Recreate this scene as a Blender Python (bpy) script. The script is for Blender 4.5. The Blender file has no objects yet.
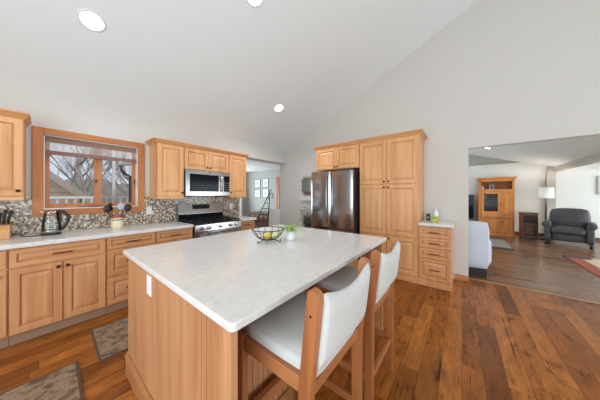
import bpy, bmesh, math, random
from mathutils import Vector, Matrix
random.seed(7)
R = math.radians
PI = math.pi
sc = bpy.context.scene
col = sc.collection

# ------------------------------------------------------------------ camera, world, light, exposure
cam_data = bpy.data.cameras.new('camera')
cam = bpy.data.objects.new('camera', cam_data); col.objects.link(cam)
cam.location = (0, 0, 1.344)
cam.rotation_euler = (R(90), 0, R(38.45 - 90))
cam_data.sensor_width = 36
cam_data.lens = 36 * 204 / 600
cam_data.shift_y = -5 / 600
cam_data.clip_start = 0.02
sc.camera = cam

world = bpy.data.worlds.new('sky'); sc.world = world; world.use_nodes = True
bg = world.node_tree.nodes['Background']
bg.inputs['Color'].default_value = (0.80, 0.88, 1.0, 1)
bg.inputs['Strength'].default_value = 0.5

def area(name, loc, rot, sx, sy, power, color=(1, 1, 1)):
    l = bpy.data.lights.new(name, 'AREA'); l.shape = 'RECTANGLE'; l.size = sx; l.size_y = sy
    l.energy = power; l.color = color
    o = bpy.data.objects.new(name, l); col.objects.link(o); o.location = loc; o.rotation_euler = rot
    return o
FILL_TINT = (0.82, 0.965, 1.05)
area('fill_patio_side', (0.6, -4.36, 1.3), (R(114), 0, 0), 4.2, 1.8, 58, FILL_TINT)  # added area fill behind the camera, tilted up to bounce off the ceiling
area('fill_camera_side', (-2.46, -0.4, 1.35), (R(95), 0, R(-90)), 4.4, 1.7, 96, FILL_TINT)  # added area fill for the right wall and island end
area('fill_living_right', (7.2, -5.86, 1.2), (R(105), 0, 0), 4.4, 1.8, 125, FILL_TINT)  # unseen area fill added to brighten the living room walls
area('fill_living_left', (7.4, 2.88, 1.3), (R(112), 0, R(180)), 3.6, 1.8, 56, FILL_TINT)  # unseen area fill added to lift the living room ceiling
area('fill_hall', (4.4, 8.3, 1.4), (R(100), 0, R(180)), 2.0, 1.6, 64, FILL_TINT)  # area fill added to brighten the hall; its end wall is solid
sun = bpy.data.lights.new('sun', 'SUN'); sun.energy = 0.9; sun.angle = R(6)
so = bpy.data.objects.new('sun', sun); col.objects.link(so); so.rotation_euler = (R(40), 0, R(20))
sc.view_settings.view_transform = 'Standard'
sc.view_settings.look = 'None'
sc.view_settings.gamma = 1
sc.view_settings.use_curve_mapping = False
sc.view_settings.exposure = 0.70

# ------------------------------------------------------------------ materials
def lin(c):
    r = []
    for v in c:
        v /= 255
        r.append(v / 12.92 if v <= 0.04045 else ((v + 0.055) / 1.055) ** 2.4)
    return (*r, 1)
class NT:
    def __init__(s, name):
        s.m = bpy.data.materials.new(name); s.m.use_nodes = True
        s.t = s.m.node_tree; s.b = s.t.nodes['Principled BSDF']
    def n(s, typ, **kw):
        x = s.t.nodes.new(typ)
        for k, v in kw.items(): setattr(x, k, v)
        return x
    def l(s, a, b): s.t.links.new(a, b)
    def math(s, op, a, b=None, c=None):
        x = s.n('ShaderNodeMath', operation=op)
        for i, v in enumerate((a, b, c)):
            if v is None: continue
            if hasattr(v, 'is_output'): s.l(v, x.inputs[i])
            else: x.inputs[i].default_value = v
        return x.outputs[0]
    def mix(s, fac, a, b, blend='MIX'):
        x = s.n('ShaderNodeMix', data_type='RGBA', blend_type=blend)
        for i, v in ((0, fac), (6, a), (7, b)):
            if hasattr(v, 'is_output'): s.l(v, x.inputs[i])
            else: x.inputs[i].default_value = v
        return x.outputs[2]
    def ramp(s, fac, stops, interp='LINEAR'):
        x = s.n('ShaderNodeValToRGB'); x.color_ramp.interpolation = interp
        e = x.color_ramp.elements
        while len(e) < len(stops): e.new(0.5)
        for q, (p, c) in zip(e, stops): q.position = p; q.color = c
        s.l(fac, x.inputs[0]); return x.outputs[0]
    def coords(s, scale=(1, 1, 1), kind='Object'):
        tc = s.n('ShaderNodeTexCoord'); mp = s.n('ShaderNodeMapping'); mp.inputs['Scale'].default_value = scale
        s.l(tc.outputs[kind], mp.inputs[0]); return mp.outputs[0]
    def noise(s, vec, scale, detail=3, rough=0.5, dist=0):
        x = s.n('ShaderNodeTexNoise'); x.inputs['Scale'].default_value = scale; x.inputs['Detail'].default_value = detail
        x.inputs['Roughness'].default_value = rough; x.inputs['Distortion'].default_value = dist
        s.l(vec, x.inputs['Vector']); return x.outputs[0]
    def bump(s, h, strength=0.2, dist=0.01):
        x = s.n('ShaderNodeBump'); x.inputs['Strength'].default_value = strength; x.inputs['Distance'].default_value = dist
        s.l(h, x.inputs['Height']); s.l(x.outputs[0], s.b.inputs['Normal'])

def plain(name, c, rough=0.5, metal=0.0, spec=0.5, var=0.03, scale=40):
    k = NT(name); a = lin(c)
    f = k.noise(k.coords(), scale, 2)
    lo = tuple(max(0, x * (1 - var)) for x in a[:3]) + (1,); hi = tuple(min(1, x * (1 + var)) for x in a[:3]) + (1,)
    k.l(k.mix(f, lo, hi), k.b.inputs['Base Color'])
    k.b.inputs['Roughness'].default_value = rough; k.b.inputs['Metallic'].default_value = metal
    k.b.inputs['Specular IOR Level'].default_value = spec
    return k.m

def wood(name, dark, mid, light, axis='z', rough=0.42, fine=1.0):
    k = NT(name)
    lo, hi = 1.2 * fine, 22.0 * fine
    sc_ = {'x': (lo, hi, hi), 'y': (hi, lo, hi), 'z': (hi, hi, lo)}[axis]
    v = k.coords(sc_)
    f1 = k.noise(v, 1.0, 4, 0.6, 0.4)
    sc2 = {'x': (.5, 5, 5), 'y': (5, .5, 5), 'z': (5, 5, .5)}[axis]
    f2 = k.noise(k.coords(sc2), 1.0, 2, 0.5, 1.2)
    c1 = k.ramp(f1, [(0.30, lin(dark)), (0.5, lin(mid)), (0.72, lin(light))])
    c2 = k.ramp(f2, [(0.36, lin(dark)), (0.56, lin(light))])
    k.l(k.mix(0.42, c1, c2), k.b.inputs['Base Color'])
    k.b.inputs['Roughness'].default_value = rough
    return k.m

def planks(name, axis, width, length, stops, rough=0.3, grain=0.35):
    k = NT(name)
    tc = k.n('ShaderNodeTexCoord'); sp = k.n('ShaderNodeSeparateXYZ'); k.l(tc.outputs['Object'], sp.inputs[0])
    al, ac = (sp.outputs[0], sp.outputs[1]) if axis == 'x' else (sp.outputs[1], sp.outputs[0])
    rowf = k.math('DIVIDE', ac, width); row = k.math('FLOOR', rowf)
    wn = k.n('ShaderNodeTexWhiteNoise', noise_dimensions='1D'); k.l(row, wn.inputs['W'])
    off = k.math('MULTIPLY', wn.outputs[0], 7.3)
    cf = k.math('ADD', k.math('DIVIDE', al, length), off); cl = k.math('FLOOR', cf)
    cb = k.n('ShaderNodeCombineXYZ'); k.l(row, cb.inputs[0]); k.l(cl, cb.inputs[1])
    w2 = k.n('ShaderNodeTexWhiteNoise', noise_dimensions='3D'); k.l(cb.outputs[0], w2.inputs['Vector'])
    base = k.ramp(w2.outputs[0], stops)
    # grain, shifted plank by plank
    c3 = k.n('ShaderNodeCombineXYZ')
    k.l(k.math('MULTIPLY', al, 1.5), c3.inputs[0]); k.l(k.math('MULTIPLY', ac, 30), c3.inputs[1]); k.l(k.math('MULTIPLY', w2.outputs[0], 90), c3.inputs[2])
    g = k.noise(c3.outputs[0], 1.0, 5, 0.62, 1.6)
    c4 = k.n('ShaderNodeCombineXYZ')
    k.l(k.math('MULTIPLY', al, 2.2), c4.inputs[0]); k.l(k.math('MULTIPLY', ac, 5), c4.inputs[1]); k.l(k.math('MULTIPLY', w2.outputs[0], 55), c4.inputs[2])
    g2 = k.noise(c4.outputs[0], 1.0, 4, 0.6, 2.5)
    gr = k.ramp(g, [(0.30, (0.42, 0.33, 0.28, 1)), (0.46, (.92, .90, .88, 1)), (0.56, (.86, .80, .76, 1)), (0.66, (1.12, 1.10, 1.05, 1))])
    kn = k.ramp(g2, [(0.30, (0.25, 0.17, 0.13, 1)), (0.37, (.8, .74, .7, 1)), (0.50, (1, 1, 1, 1)), (0.68, (1.3, 1.25, 1.15, 1))])
    c = k.mix(grain * 2, base, gr, 'MULTIPLY'); c = k.mix(grain * 2, c, kn, 'MULTIPLY')
    fr = k.math('FRACT', rowf); fc = k.math('FRACT', cf)
    e1 = k.math('LESS_THAN', k.math('ABSOLUTE', k.math('SUBTRACT', fr, 0.5)), 0.5 - 0.0012 / width)
    e2 = k.math('LESS_THAN', k.math('ABSOLUTE', k.math('SUBTRACT', fc, 0.5)), 0.5 - 0.0012 / length)
    e = k.math('MULTIPLY', e1, e2)
    k.l(k.mix(e, lin((60, 34, 20)), c), k.b.inputs['Base Color'])
    k.l(k.math('ADD', k.math('MULTIPLY', g, 0.18), rough - 0.09), k.b.inputs['Roughness'])
    k.b.inputs['Specular IOR Level'].default_value = 0.25
    k.bump(g, 0.06, 0.004)
    return k.m

def mosaic(name, p=0.0205):
    k = NT(name)
    tc = k.n('ShaderNodeTexCoord'); sp = k.n('ShaderNodeSeparateXYZ'); k.l(tc.outputs['Object'], sp.inputs[0])
    x = k.math('DIVIDE', sp.outputs[0], p * 0.82); z = k.math('DIVIDE', sp.outputs[2], p)
    row = k.math('FLOOR', z)
    wn = k.n('ShaderNodeTexWhiteNoise', noise_dimensions='1D'); k.l(row, wn.inputs['W'])
    xs = k.math('ADD', x, k.math('MULTIPLY', k.math('MODULO', row, 2.0), 0.5))
    cl = k.math('FLOOR', xs)
    cb = k.n('ShaderNodeCombineXYZ'); k.l(cl, cb.inputs[0]); k.l(row, cb.inputs[1])
    w2 = k.n('ShaderNodeTexWhiteNoise', noise_dimensions='3D'); k.l(cb.outputs[0], w2.inputs['Vector'])
    c = k.ramp(w2.outputs[0], [(0, lin((196, 178, 152))), (0.22, lin((222, 210, 192))), (0.36, lin((160, 130, 102))), (0.52, lin((112, 84, 62))),
                               (0.66, lin((54, 38, 32))), (0.88, lin((140, 126, 114)))], 'CONSTANT')
    m1 = k.math('GREATER_THAN', k.math('FRACT', xs), 0.09); m2 = k.math('GREATER_THAN', k.math('FRACT', z), 0.12)
    k.l(k.mix(k.math('MULTIPLY', m1, m2), lin((180, 164, 144)), c), k.b.inputs['Base Color'])
    k.b.inputs['Roughness'].default_value = 0.22
    return k.m

def quartz(name):
    k = NT(name)
    v = k.coords()
    a = k.noise(v, 22, 5, 0.65, 0.8); b = k.noise(v, 60, 3, 0.6, 0.3)
    c = k.ramp(a, [(0.29, lin((206, 200, 195))), (0.39, lin((220, 215, 211))), (0.62, lin((226, 221, 217))), (0.74, lin((233, 230, 227)))])
    s = k.ramp(b, [(0.26, (.84, .82, .80, 1)), (0.36, (1, 1, 1, 1))])
    k.l(k.mix(0.55, c, s, 'MULTIPLY'), k.b.inputs['Base Color'])
    k.b.inputs['Roughness'].default_value = 0.16
    return k.m

def steel(name, c=(176, 172, 170), rough=0.26):
    k = NT(name)
    f = k.noise(k.coords((220, 220, 1.2)), 1, 2)
    k.l(k.mix(f, lin(tuple(x * .93 for x in c)), lin(c)), k.b.inputs['Base Color'])
    k.b.inputs['Metallic'].default_value = 1.0; k.b.inputs['Roughness'].default_value = rough
    k.b.inputs['Anisotropic'].default_value = 0.5
    return k.m

def fabric(name, c, c2, scale=260, rough=0.9):
    k = NT(name)
    v = k.coords()
    f = k.noise(v, scale, 2); g = k.noise(v, 6, 3)
    a = k.mix(f, lin(c2), lin(c)); k.l(k.mix(k.math('MULTIPLY', g, 0.3), a, lin(c2)), k.b.inputs['Base Color'])
    k.b.inputs['Roughness'].default_value = rough; k.b.inputs['Sheen Weight'].default_value = 0.03
    k.bump(f, 0.25, 0.002)
    return k.m

def glass_m(name, tint=(1, 1, 1, 1), refl=0.10):
    k = NT(name); t = k.t
    out = [n for n in t.nodes if n.type == 'OUTPUT_MATERIAL'][0]
    tr = k.n('ShaderNodeBsdfTransparent'); tr.inputs[0].default_value = tint
    gl = k.n('ShaderNodeBsdfGlossy'); gl.inputs['Roughness'].default_value = 0.02
    fr = k.n('ShaderNodeFresnel'); fr.inputs[0].default_value = 1.45
    mx = k.n('ShaderNodeMixShader'); k.l(k.math('MAXIMUM', k.math('ADD', fr.outputs[0], refl - 0.06), 0.0), mx.inputs[0])
    k.l(tr.outputs[0], mx.inputs[1]); k.l(gl.outputs[0], mx.inputs[2]); k.l(mx.outputs[0], out.inputs[0])
    t.nodes.remove(k.b); return k.m

def emit(name, c, s):
    k = NT(name); k.b.inputs['Emission Color'].default_value = lin(c); k.b.inputs['Emission Strength'].default_value = s
    k.b.inputs['Base Color'].default_value = lin(c); return k.m

def mat_rug(name):
    k = NT(name)
    f = k.noise(k.coords((9, 14, 1)), 1.0, 6, 0.75, 0.2)
    k.l(k.ramp(f, [(0.34, lin((80, 58, 42))), (0.46, lin((114, 88, 68))), (0.54, lin((154, 128, 102))), (0.66, lin((106, 80, 60)))]), k.b.inputs['Base Color'])
    k.b.inputs['Roughness'].default_value = 0.95
    k.bump(f, 0.4, 0.004); return k.m

def siding_m(name, c, p, axis=2):
    k = NT(name)
    tc = k.n('ShaderNodeTexCoord'); sp = k.n('ShaderNodeSeparateXYZ'); k.l(tc.outputs['Object'], sp.inputs[0])
    f = k.math('FRACT', k.math('DIVIDE', sp.outputs[axis], p))
    g = k.math('GREATER_THAN', f, 0.10)
    k.l(k.mix(g, lin(tuple(x * .78 for x in c)), lin(c)), k.b.inputs['Base Color'])
    k.b.inputs['Roughness'].default_value = 0.7
    return k.m

WALL = plain('painted_wall', (210, 204, 197), 0.75, var=0.012, scale=3)
CEIL = plain('painted_ceiling', (237, 240, 239), 0.85, var=0.01, scale=3)
LIVW = plain('living_wall', (226, 223, 216), 0.8, var=0.012, scale=3)
LIVC = plain('living_ceiling', (222, 224, 224), 0.85, var=0.012, scale=3)
BEAM = plain('beam_paint', (178, 168, 156), 0.8, var=0.012, scale=3)
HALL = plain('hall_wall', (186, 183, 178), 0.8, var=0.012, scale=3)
WHITE = plain('white_trim', (236, 235, 232), 0.5, var=0.01)
FLOOR = planks('acacia_floor', 'x', 0.128, 1.15,
               [(0.0, lin((108, 62, 28))), (0.18, lin((152, 92, 40))), (0.4, lin((170, 104, 46))), (0.55, lin((138, 80, 34))), (0.7, lin((178, 112, 52))), (0.88, lin((158, 94, 40))), (1.0, lin((110, 64, 32)))], 0.30, 0.5)
LFLOOR = planks('living_floor', 'y', 0.13, 1.3,
                [(0.0, lin((110, 78, 56))), (0.3, lin((132, 98, 74))), (0.6, lin((120, 86, 62))), (1.0, lin((144, 110, 86)))], 0.26, 0.22)
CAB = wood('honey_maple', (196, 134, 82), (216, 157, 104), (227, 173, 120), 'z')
CABX = wood('honey_maple_rail', (196, 132, 80), (214, 154, 100), (226, 170, 118), 'x')
CABY = wood('honey_maple_cross', (196, 132, 80), (214, 154, 100), (226, 170, 118), 'y')
BASE = wood('maple_base', (192, 128, 80), (208, 146, 96), (219, 162, 112), 'z')
BASEX = wood('maple_base_rail', (190, 126, 78), (206, 144, 94), (218, 160, 110), 'x')
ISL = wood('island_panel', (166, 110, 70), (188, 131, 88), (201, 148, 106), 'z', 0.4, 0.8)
OAK = wood('window_oak', (158, 88, 42), (184, 112, 58), (200, 132, 76), 'z')
OAKX = wood('window_oak_rail', (158, 88, 42), (184, 112, 58), (200, 132, 76), 'x')
OAKY = wood('baseboard_oak', (176, 106, 56), (196, 126, 72), (208, 142, 88), 'y')
STW = wood('stool_wood', (136, 78, 42), (162, 98, 56), (182, 118, 74), 'z', 0.38)
STWX = wood('stool_wood_rail', (136, 78, 42), (162, 98, 56), (182, 118, 74), 'x', 0.38)
STWY = wood('stool_wood_side', (136, 78, 42), (162, 98, 56), (182, 118, 74), 'y', 0.38)
PINE = wood('knotty_pine', (176, 96, 30), (204, 124, 48), (218, 142, 66), 'z')
WALNUT = wood('walnut', (58, 32, 18), (86, 50, 28), (110, 68, 40), 'z')
TOEK = plain('toe_kick', (160, 126, 100), 0.6)
QUARTZ = quartz('quartz')
TILE = mosaic('mosaic_tile')
STEEL = steel('stainless', (168, 165, 164), 0.20)
STEELD = steel('dark_stainless', (150, 142, 138), 0.22)
HANDLE = plain('bronze_pull', (46, 38, 34), 0.4, 0.7)
BLACK = plain('black_enamel', (22, 22, 24), 0.25)
BLKP = plain('black_plastic', (26, 26, 28), 0.42)
BLKM = plain('black_iron', (34, 32, 32), 0.5, 0.4)
BGLASS = plain('dark_glass', (20, 22, 26), 0.08, 0, 0.08)
FABRIC = fabric('stool_linen', (214, 211, 206), (192, 189, 184))
SLIP = fabric('white_slipcover', (214, 216, 226), (200, 203, 214), 120)
GREYF = fabric('grey_leather', (80, 74, 76), (56, 52, 54), 60, 0.55)
GLASS = glass_m('window_glass', refl=0.03)
KGLASS = glass_m('kettle_glass', (0.95, 0.97, 0.97, 1), 0.08)
MAT = mat_rug('kitchen_mat')
MATE = plain('mat_border', (92, 70, 54), 0.95)
LEAF = plain('fresh_leaf', (158, 188, 96), 0.5, var=0.3, scale=20)
DLEAF = plain('dark_leaf', (56, 76, 48), 0.4, var=0.3, scale=20)
POT = plain('white_pot', (232, 232, 234), 0.35)
LAMPG = emit('lamp_glow', (255, 252, 244), 9)
SHADE = plain('lamp_shade', (246, 243, 236), 0.8)
MIRROR = plain('mirror_silver', (220, 224, 226), 0.03, 1.0)
GOLD = plain('mirror_bronze', (150, 116, 76), 0.35, 0.7)
CREAMC = plain('crock_cream', (222, 206, 172), 0.45)
CROCKB = plain('crock_brown', (140, 72, 34), 0.3)
SID = siding_m('grey_siding', (176, 172, 162), 0.10, 1)
BAMB = plain('woven_bamboo', (142, 108, 94), 0.8, var=0.25, scale=120)
BAMBL = plain('woven_bamboo_backlit', (228, 216, 206), 0.8, var=0.2, scale=120)  # paler copy of the bamboo: daylight through the weave put into the colour

# ------------------------------------------------------------------ mesh helpers
def root_loc(p):
    v = Vector((0, 0, 0))
    while p is not None: v += p.location; p = p.parent
    return v
class MB:
    def __init__(s): s.b = bmesh.new()
    def _add(s, tmp):
        me = bpy.data.meshes.new('t'); tmp.to_mesh(me); tmp.free(); s.b.from_mesh(me); bpy.data.meshes.remove(me); return s
    def box(s, x0, x1, y0, y1, z0, z1, bev=0.0, seg=2, rot=None):
        t = bmesh.new(); bmesh.ops.create_cube(t, size=1)
        for v in t.verts:
            v.co = Vector(((x0 + x1) / 2 + v.co.x * (x1 - x0), (y0 + y1) / 2 + v.co.y * (y1 - y0), (z0 + z1) / 2 + v.co.z * (z1 - z0)))
        if bev > 0: bmesh.ops.bevel(t, geom=list(t.edges), offset=bev, segments=seg, affect='EDGES', profile=0.5)
        if rot is not None:
            c = Vector(((x0 + x1) / 2, (y0 + y1) / 2, (z0 + z1) / 2))
            for v in t.verts: v.co = c + rot @ (v.co - c)
        return s._add(t)
    def prism(s, pts, d, bev=0.0, seg=2):
        t = bmesh.new(); vs = [t.verts.new(p) for p in pts]; f = t.faces.new(vs)
        r = bmesh.ops.extrude_face_region(t, geom=[f])
        for v in r['geom']:
            if isinstance(v, bmesh.types.BMVert): v.co += Vector(d)
        bmesh.ops.recalc_face_normals(t, faces=list(t.faces))
        if bev > 0: bmesh.ops.bevel(t, geom=list(t.edges), offset=bev, segments=seg, affect='EDGES')
        return s._add(t)
    def tube(s, pts, rad, n=8, closed=False):
        pts = [Vector(p) for p in pts]; t = bmesh.new(); rings = []
        rads = rad if isinstance(rad, (list, tuple)) else [rad] * len(pts)
        up = None; N = len(pts)
        for i, p in enumerate(pts):
            if closed: d = pts[(i + 1) % N] - pts[i - 1]
            else: d = pts[min(i + 1, N - 1)] - pts[max(i - 1, 0)]
            d.normalize()
            if up is None: up = Vector((0, 0, 1)) if abs(d.z) < .9 else Vector((1, 0, 0))
            a = d.cross(up)
            if a.length < 1e-5: a = d.orthogonal()
            a.normalize(); b = a.cross(d).normalized(); up = b
            rings.append([t.verts.new(p + rads[i] * (math.cos(2 * PI * k / n) * a + math.sin(2 * PI * k / n) * b)) for k in range(n)])
        m = N if closed else N - 1
        for i in range(m):
            A, B = rings[i], rings[(i + 1) % N]
            for k in range(n): t.faces.new((A[k], A[(k + 1) % n], B[(k + 1) % n], B[k]))
        if not closed: t.faces.new(rings[0]); t.faces.new(rings[-1])
        bmesh.ops.recalc_face_normals(t, faces=list(t.faces))
        for f in t.faces: f.smooth = len(f.verts) == 4
        return s._add(t)
    def lathe(s, prof, c=(0, 0, 0), n=24, axis='z', cap=True):
        t = bmesh.new(); rings = []
        for r, h in prof:
            ring = []
            for k in range(n):
                a = 2 * PI * k / n; u, w = r * math.cos(a), r * math.sin(a)
                p = {'z': (u, w, h), 'x': (h, u, w), 'y': (w, h, u)}[axis]
                ring.append(t.verts.new(Vector(c) + Vector(p)))
            rings.append(ring)
        for A, B in zip(rings, rings[1:]):
            for k in range(n): t.faces.new((A[k], A[(k + 1) % n], B[(k + 1) % n], B[k]))
        if cap: t.faces.new(rings[0]); t.faces.new(rings[-1])
        bmesh.ops.recalc_face_normals(t, faces=list(t.faces))
        for f in t.faces: f.smooth = len(f.verts) == 4
        return s._add(t)
    def ball(s, c, r, sx=1, sy=1, sz=1, sub=2):
        t = bmesh.new(); bmesh.ops.create_icosphere(t, subdivisions=sub, radius=r)
        for v in t.verts: v.co = Vector(c) + Vector((v.co.x * sx, v.co.y * sy, v.co.z * sz))
        for f in t.faces: f.smooth = True
        return s._add(t)
    def cushion(s, x0, x1, y0, y1, z0, z1, bev, puff=0.0, rot=None, piv=None):
        """soft block: a gridded box with rounded edges and bulging faces"""
        t = bmesh.new(); bmesh.ops.create_cube(t, size=1)
        bmesh.ops.subdivide_edges(t, edges=list(t.edges), cuts=5, use_grid_fill=True)
        cx, cy, cz = (x0 + x1) / 2, (y0 + y1) / 2, (z0 + z1) / 2; hx, hy, hz = (x1 - x0) / 2, (y1 - y0) / 2, (z1 - z0) / 2
        for v in t.verts:
            p = Vector((v.co.x * 2 * hx, v.co.y * 2 * hy, v.co.z * 2 * hz))
            q = Vector((max(-hx + bev, min(hx - bev, p.x)), max(-hy + bev, min(hy - bev, p.y)), max(-hz + bev, min(hz - bev, p.z))))
            d = p - q
            if d.length > 0: d = d.normalized() * bev
            u = v.co * 2
            pf = Vector((u.x * (1 - u.y ** 2) * (1 - u.z ** 2), u.y * (1 - u.x ** 2) * (1 - u.z ** 2), u.z * (1 - u.x ** 2) * (1 - u.y ** 2))) * puff
            p = q + d + pf
            w = Vector((cx, cy, cz)) + p
            if rot is not None: w = Vector(piv) + rot @ (w - Vector(piv))
            v.co = w
        for f in t.faces: f.smooth = True
        return s._add(t)
    def panel(s, O, U, V, Nn, w, h, t=0.022, frame=0.055, raised=True, small=False):
        """a framed cabinet front with a raised field; O is the lower corner on the carcass face"""
        O, U, V, Nn = Vector(O), Vector(U), Vector(V), Vector(Nn); tm = bmesh.new()
        fr = min(frame, w * .3, h * .3)
        loops = [(0, 0), (0, t - .003), (.003, t), (fr - .004, t), (fr, t - .004), (fr + .002, t - .017)]
        if raised:
            k = min(.03, (min(w, h) - 2 * fr) * .25)
            loops += [(fr + .008, t - .017), (fr + .010, t - .011), (fr + .010 + k, t - .002)]
        else: loops += [(fr + .012, t - .017)]
        rings = []
        for i, d in loops:
            rings.append([tm.verts.new(O + U * a + V * b + Nn * d) for a, b in ((i, i), (w - i, i), (w - i, h - i), (i, h - i))])
        for A, B in zip(rings, rings[1:]):
            for k in range(4): tm.faces.new((A[k], A[(k + 1) % 4], B[(k + 1) % 4], B[k]))
        tm.faces.new(rings[-1]); tm.faces.new(rings[0])
        bmesh.ops.recalc_face_normals(tm, faces=list(tm.faces))
        return s._add(tm)
    def build(s, name, m, parent=None, smooth=False):
        if parent is not None:
            o0 = root_loc(parent)
            for v in s.b.verts: v.co -= o0
        me = bpy.data.meshes.new(name); s.b.to_mesh(me); s.b.free()
        me.materials.append(m)
        if smooth: me.polygons.foreach_set('use_smooth', [True] * len(me.polygons))
        o = bpy.data.objects.new(name, me); col.objects.link(o)
        if parent is not None: o.parent = parent
        return o

def origin_at(o, c):
    """move a top-level mesh's origin to c without moving the mesh"""
    c = Vector(c)
    for v in o.data.vertices: v.co -= c
    o.location = c; return o
def tag(o, label, cat, group=None, kind=None):
    o['label'] = label; o['category'] = cat
    if group: o['group'] = group
    if kind: o['kind'] = kind
    return o
def thing(name, loc, label, cat, group=None, rz=0):
    o = bpy.data.objects.new(name, None); col.objects.link(o); o.location = loc; o.rotation_euler = (0, 0, rz)
    o.empty_display_size = 0.1
    return tag(o, label, cat, group)
def struct(name, mb, m, label=None, parent=None):
    o = mb.build(name, m, parent)
    if parent is None:
        o['kind'] = 'structure'; o['category'] = name.split('_')[0]
        if label: o['label'] = label
    return o
def copy_tree(o, parent=None):
    c = o.copy(); col.objects.link(c)
    if parent is not None: c.parent = parent
    for ch in [q for q in o.children]: copy_tree(ch, c)
    return c

# ------------------------------------------------------------------ the setting
H0, SL = 2.50, 0.461
RY = -1.0; RZ = H0 + SL * (3.71 - RY); BY = -4.4; BZ = RZ - SL * (RY - BY)
XL, XR = -2.5, 4.10
struct('floor_kitchen', MB().box(XL - .1, 4.27, BY - .1, 8.4, -.1, 0), FLOOR, 'reddish acacia plank floor of the kitchen')
struct('floor_living', MB().box(4.27, 10.4, -6.0, 3.0, -.1, 0), LFLOOR, 'grey brown plank floor of the living room')
# left wall with the window hole and the hall opening
WX0, WX1, WZ0, WZ1 = 0.0, 0.862, 1.175, 2.035
m = MB()
m.box(XL - .1, WX0, 3.71, 3.86, 0, H0 + .1); m.box(WX1, 2.60, 3.71, 3.86, 0, H0 + .1)
m.box(WX0, WX1, 3.71, 3.86, 0, WZ0); m.box(WX0, WX1, 3.71, 3.86, WZ1, H0 + .1)
m.box(2.60, XR, 3.71, 3.95, 2.18, H0 + .1)
struct('wall_left', m, WALL, 'painted wall behind the range and window')
# right wall: a gable with the wide living room opening
pts = [(3.97, 0), (3.97, 2.42), (3.71, H0 + .06), (RY, RZ + .06), (BY, BZ + .06), (BY, 0), (-3.1, 0), (-3.1, 2.07), (-.079, 2.07), (-.079, 0)]
struct('wall_right', MB().prism([(XR, y, z) for y, z in pts], (.12, 0, 0)), WALL, 'tall painted gable wall behind fridge and pantry')
# walls behind the camera, with added openings where the area fills stand
m = MB(); pts = [(3.71, 0), (3.71, H0 + .06), (RY, RZ + .06), (BY, BZ + .06), (BY, 0)]
m.box(XL - .12, XL, 1.8, 3.86, 0, H0 + .1); m.box(XL - .12, XL, BY, -2.6, 0, BZ)
m.box(XL - .12, XL, -2.6, 1.8, 0, .5); m.prism([(XL - .12, y, z) for y, z in ((3.71, 2.6), (3.71, H0), (RY, RZ + .06), (BY, BZ + .06), (BY, 2.6))], (.12, 0, 0))
struct('wall_back', m, WALL, 'painted gable wall behind the camera')
m = MB(); m.box(XL - .12, -1.5, BY - .12, BY, 0, BZ + .1); m.box(2.7, XR + .12, BY - .12, BY, 0, BZ + .1)
m.box(-1.5, 2.7, BY - .12, BY, 2.6, BZ + .1); m.box(-1.5, 2.7, BY - .12, BY, 0, .4)
struct('wall_patio', m, WALL, 'painted wall with an added opening for the fill light')
m = MB()
m.prism([(XL - .12, 3.86, H0 - SL * .15), (XL - .12, RY, RZ), (XL - .12, RY, RZ + .12), (XL - .12, 3.86, H0 - SL * .15 + .12)], (XR - XL + .12, 0, 0))
m.prism([(XL - .12, RY, RZ), (XL - .12, BY - .12, BZ - SL * .12), (XL - .12, BY - .12, BZ), (XL - .12, RY, RZ + .12)], (XR - XL + .12, 0, 0))
struct('ceiling_kitchen', m, CEIL, 'white vaulted kitchen ceiling')
# baseboard and opening trim
struct('baseboard_right', MB().box(4.085, 4.1, -.079, .085, 0, .085, .003), OAKY, 'short oak baseboard beside the drawer unit')
struct('trim_1', MB().box(4.235, 4.305, -3.1, -.08, 0, .008, .003), wood('threshold_oak', (150, 100, 66), (168, 118, 80), (180, 130, 92), 'y'), 'flat wood threshold between the two floors')
struct('trim_2', MB().box(2.595, 2.645, 3.695, 3.96, 0, 2.18), WHITE, 'white trim on the end of the kitchen wall')
# backsplash
m = MB(); m.box(-1.6, -.077, 3.700, 3.712, .915, 1.34); m.box(-.077, .936, 3.700, 3.712, .915, 1.105); m.box(.936, 2.595, 3.700, 3.712, .915, 1.34)
struct('wall_backsplash', m, TILE, 'brown and cream mosaic tile backsplash')

# hall beyond the range
struct('wall_hall_far', MB().box(6.3, 6.42, 3.9, 8.4, 0, 2.6), HALL, 'grey far wall of the hall')
struct('wall_hall_end', MB().box(2.4, 6.42, 8.4, 8.5, 0, 2.6), HALL, 'grey end wall of the hall')
struct('wall_hall_side', MB().box(2.45, 2.6, 3.86, 8.4, 0, 2.6), HALL, 'side wall of the hall')
struct('ceiling_hall', MB().box(2.4, 6.42, 3.95, 8.5, 2.46, 2.56), CEIL, 'flat hall ceiling')
struct('wall_hall_near', MB().box(4.22, 6.42, 3.85, 3.97, 0, 2.6), HALL, 'near wall of the hall')
struct('wall_hall_half', MB().box(4.30, 4.42, 4.0, 4.68, 0, .93, .004), plain('half_wall_paint', (240, 239, 236), .7), 'white half wall in the hall')
struct('floor_hall', MB().box(4.27, 6.42, 3.85, 8.5, -.1, 0), LFLOOR, 'hall floor')
m = MB(); m.box(6.27, 6.3, 6.22, 6.30, 0, 2.05); m.box(6.27, 6.3, 5.24, 6.30, 2.05, 2.13)
dr = struct('door_1', m, OAK, 'oak trimmed hall door at the hall far wall')
MB().panel((6.298, 6.22, .01), (0, -1, 0), (0, 0, 1), (-1, 0, 0), .9, 2.03, .02, .11).build('door_leaf', OAK, dr)

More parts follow.
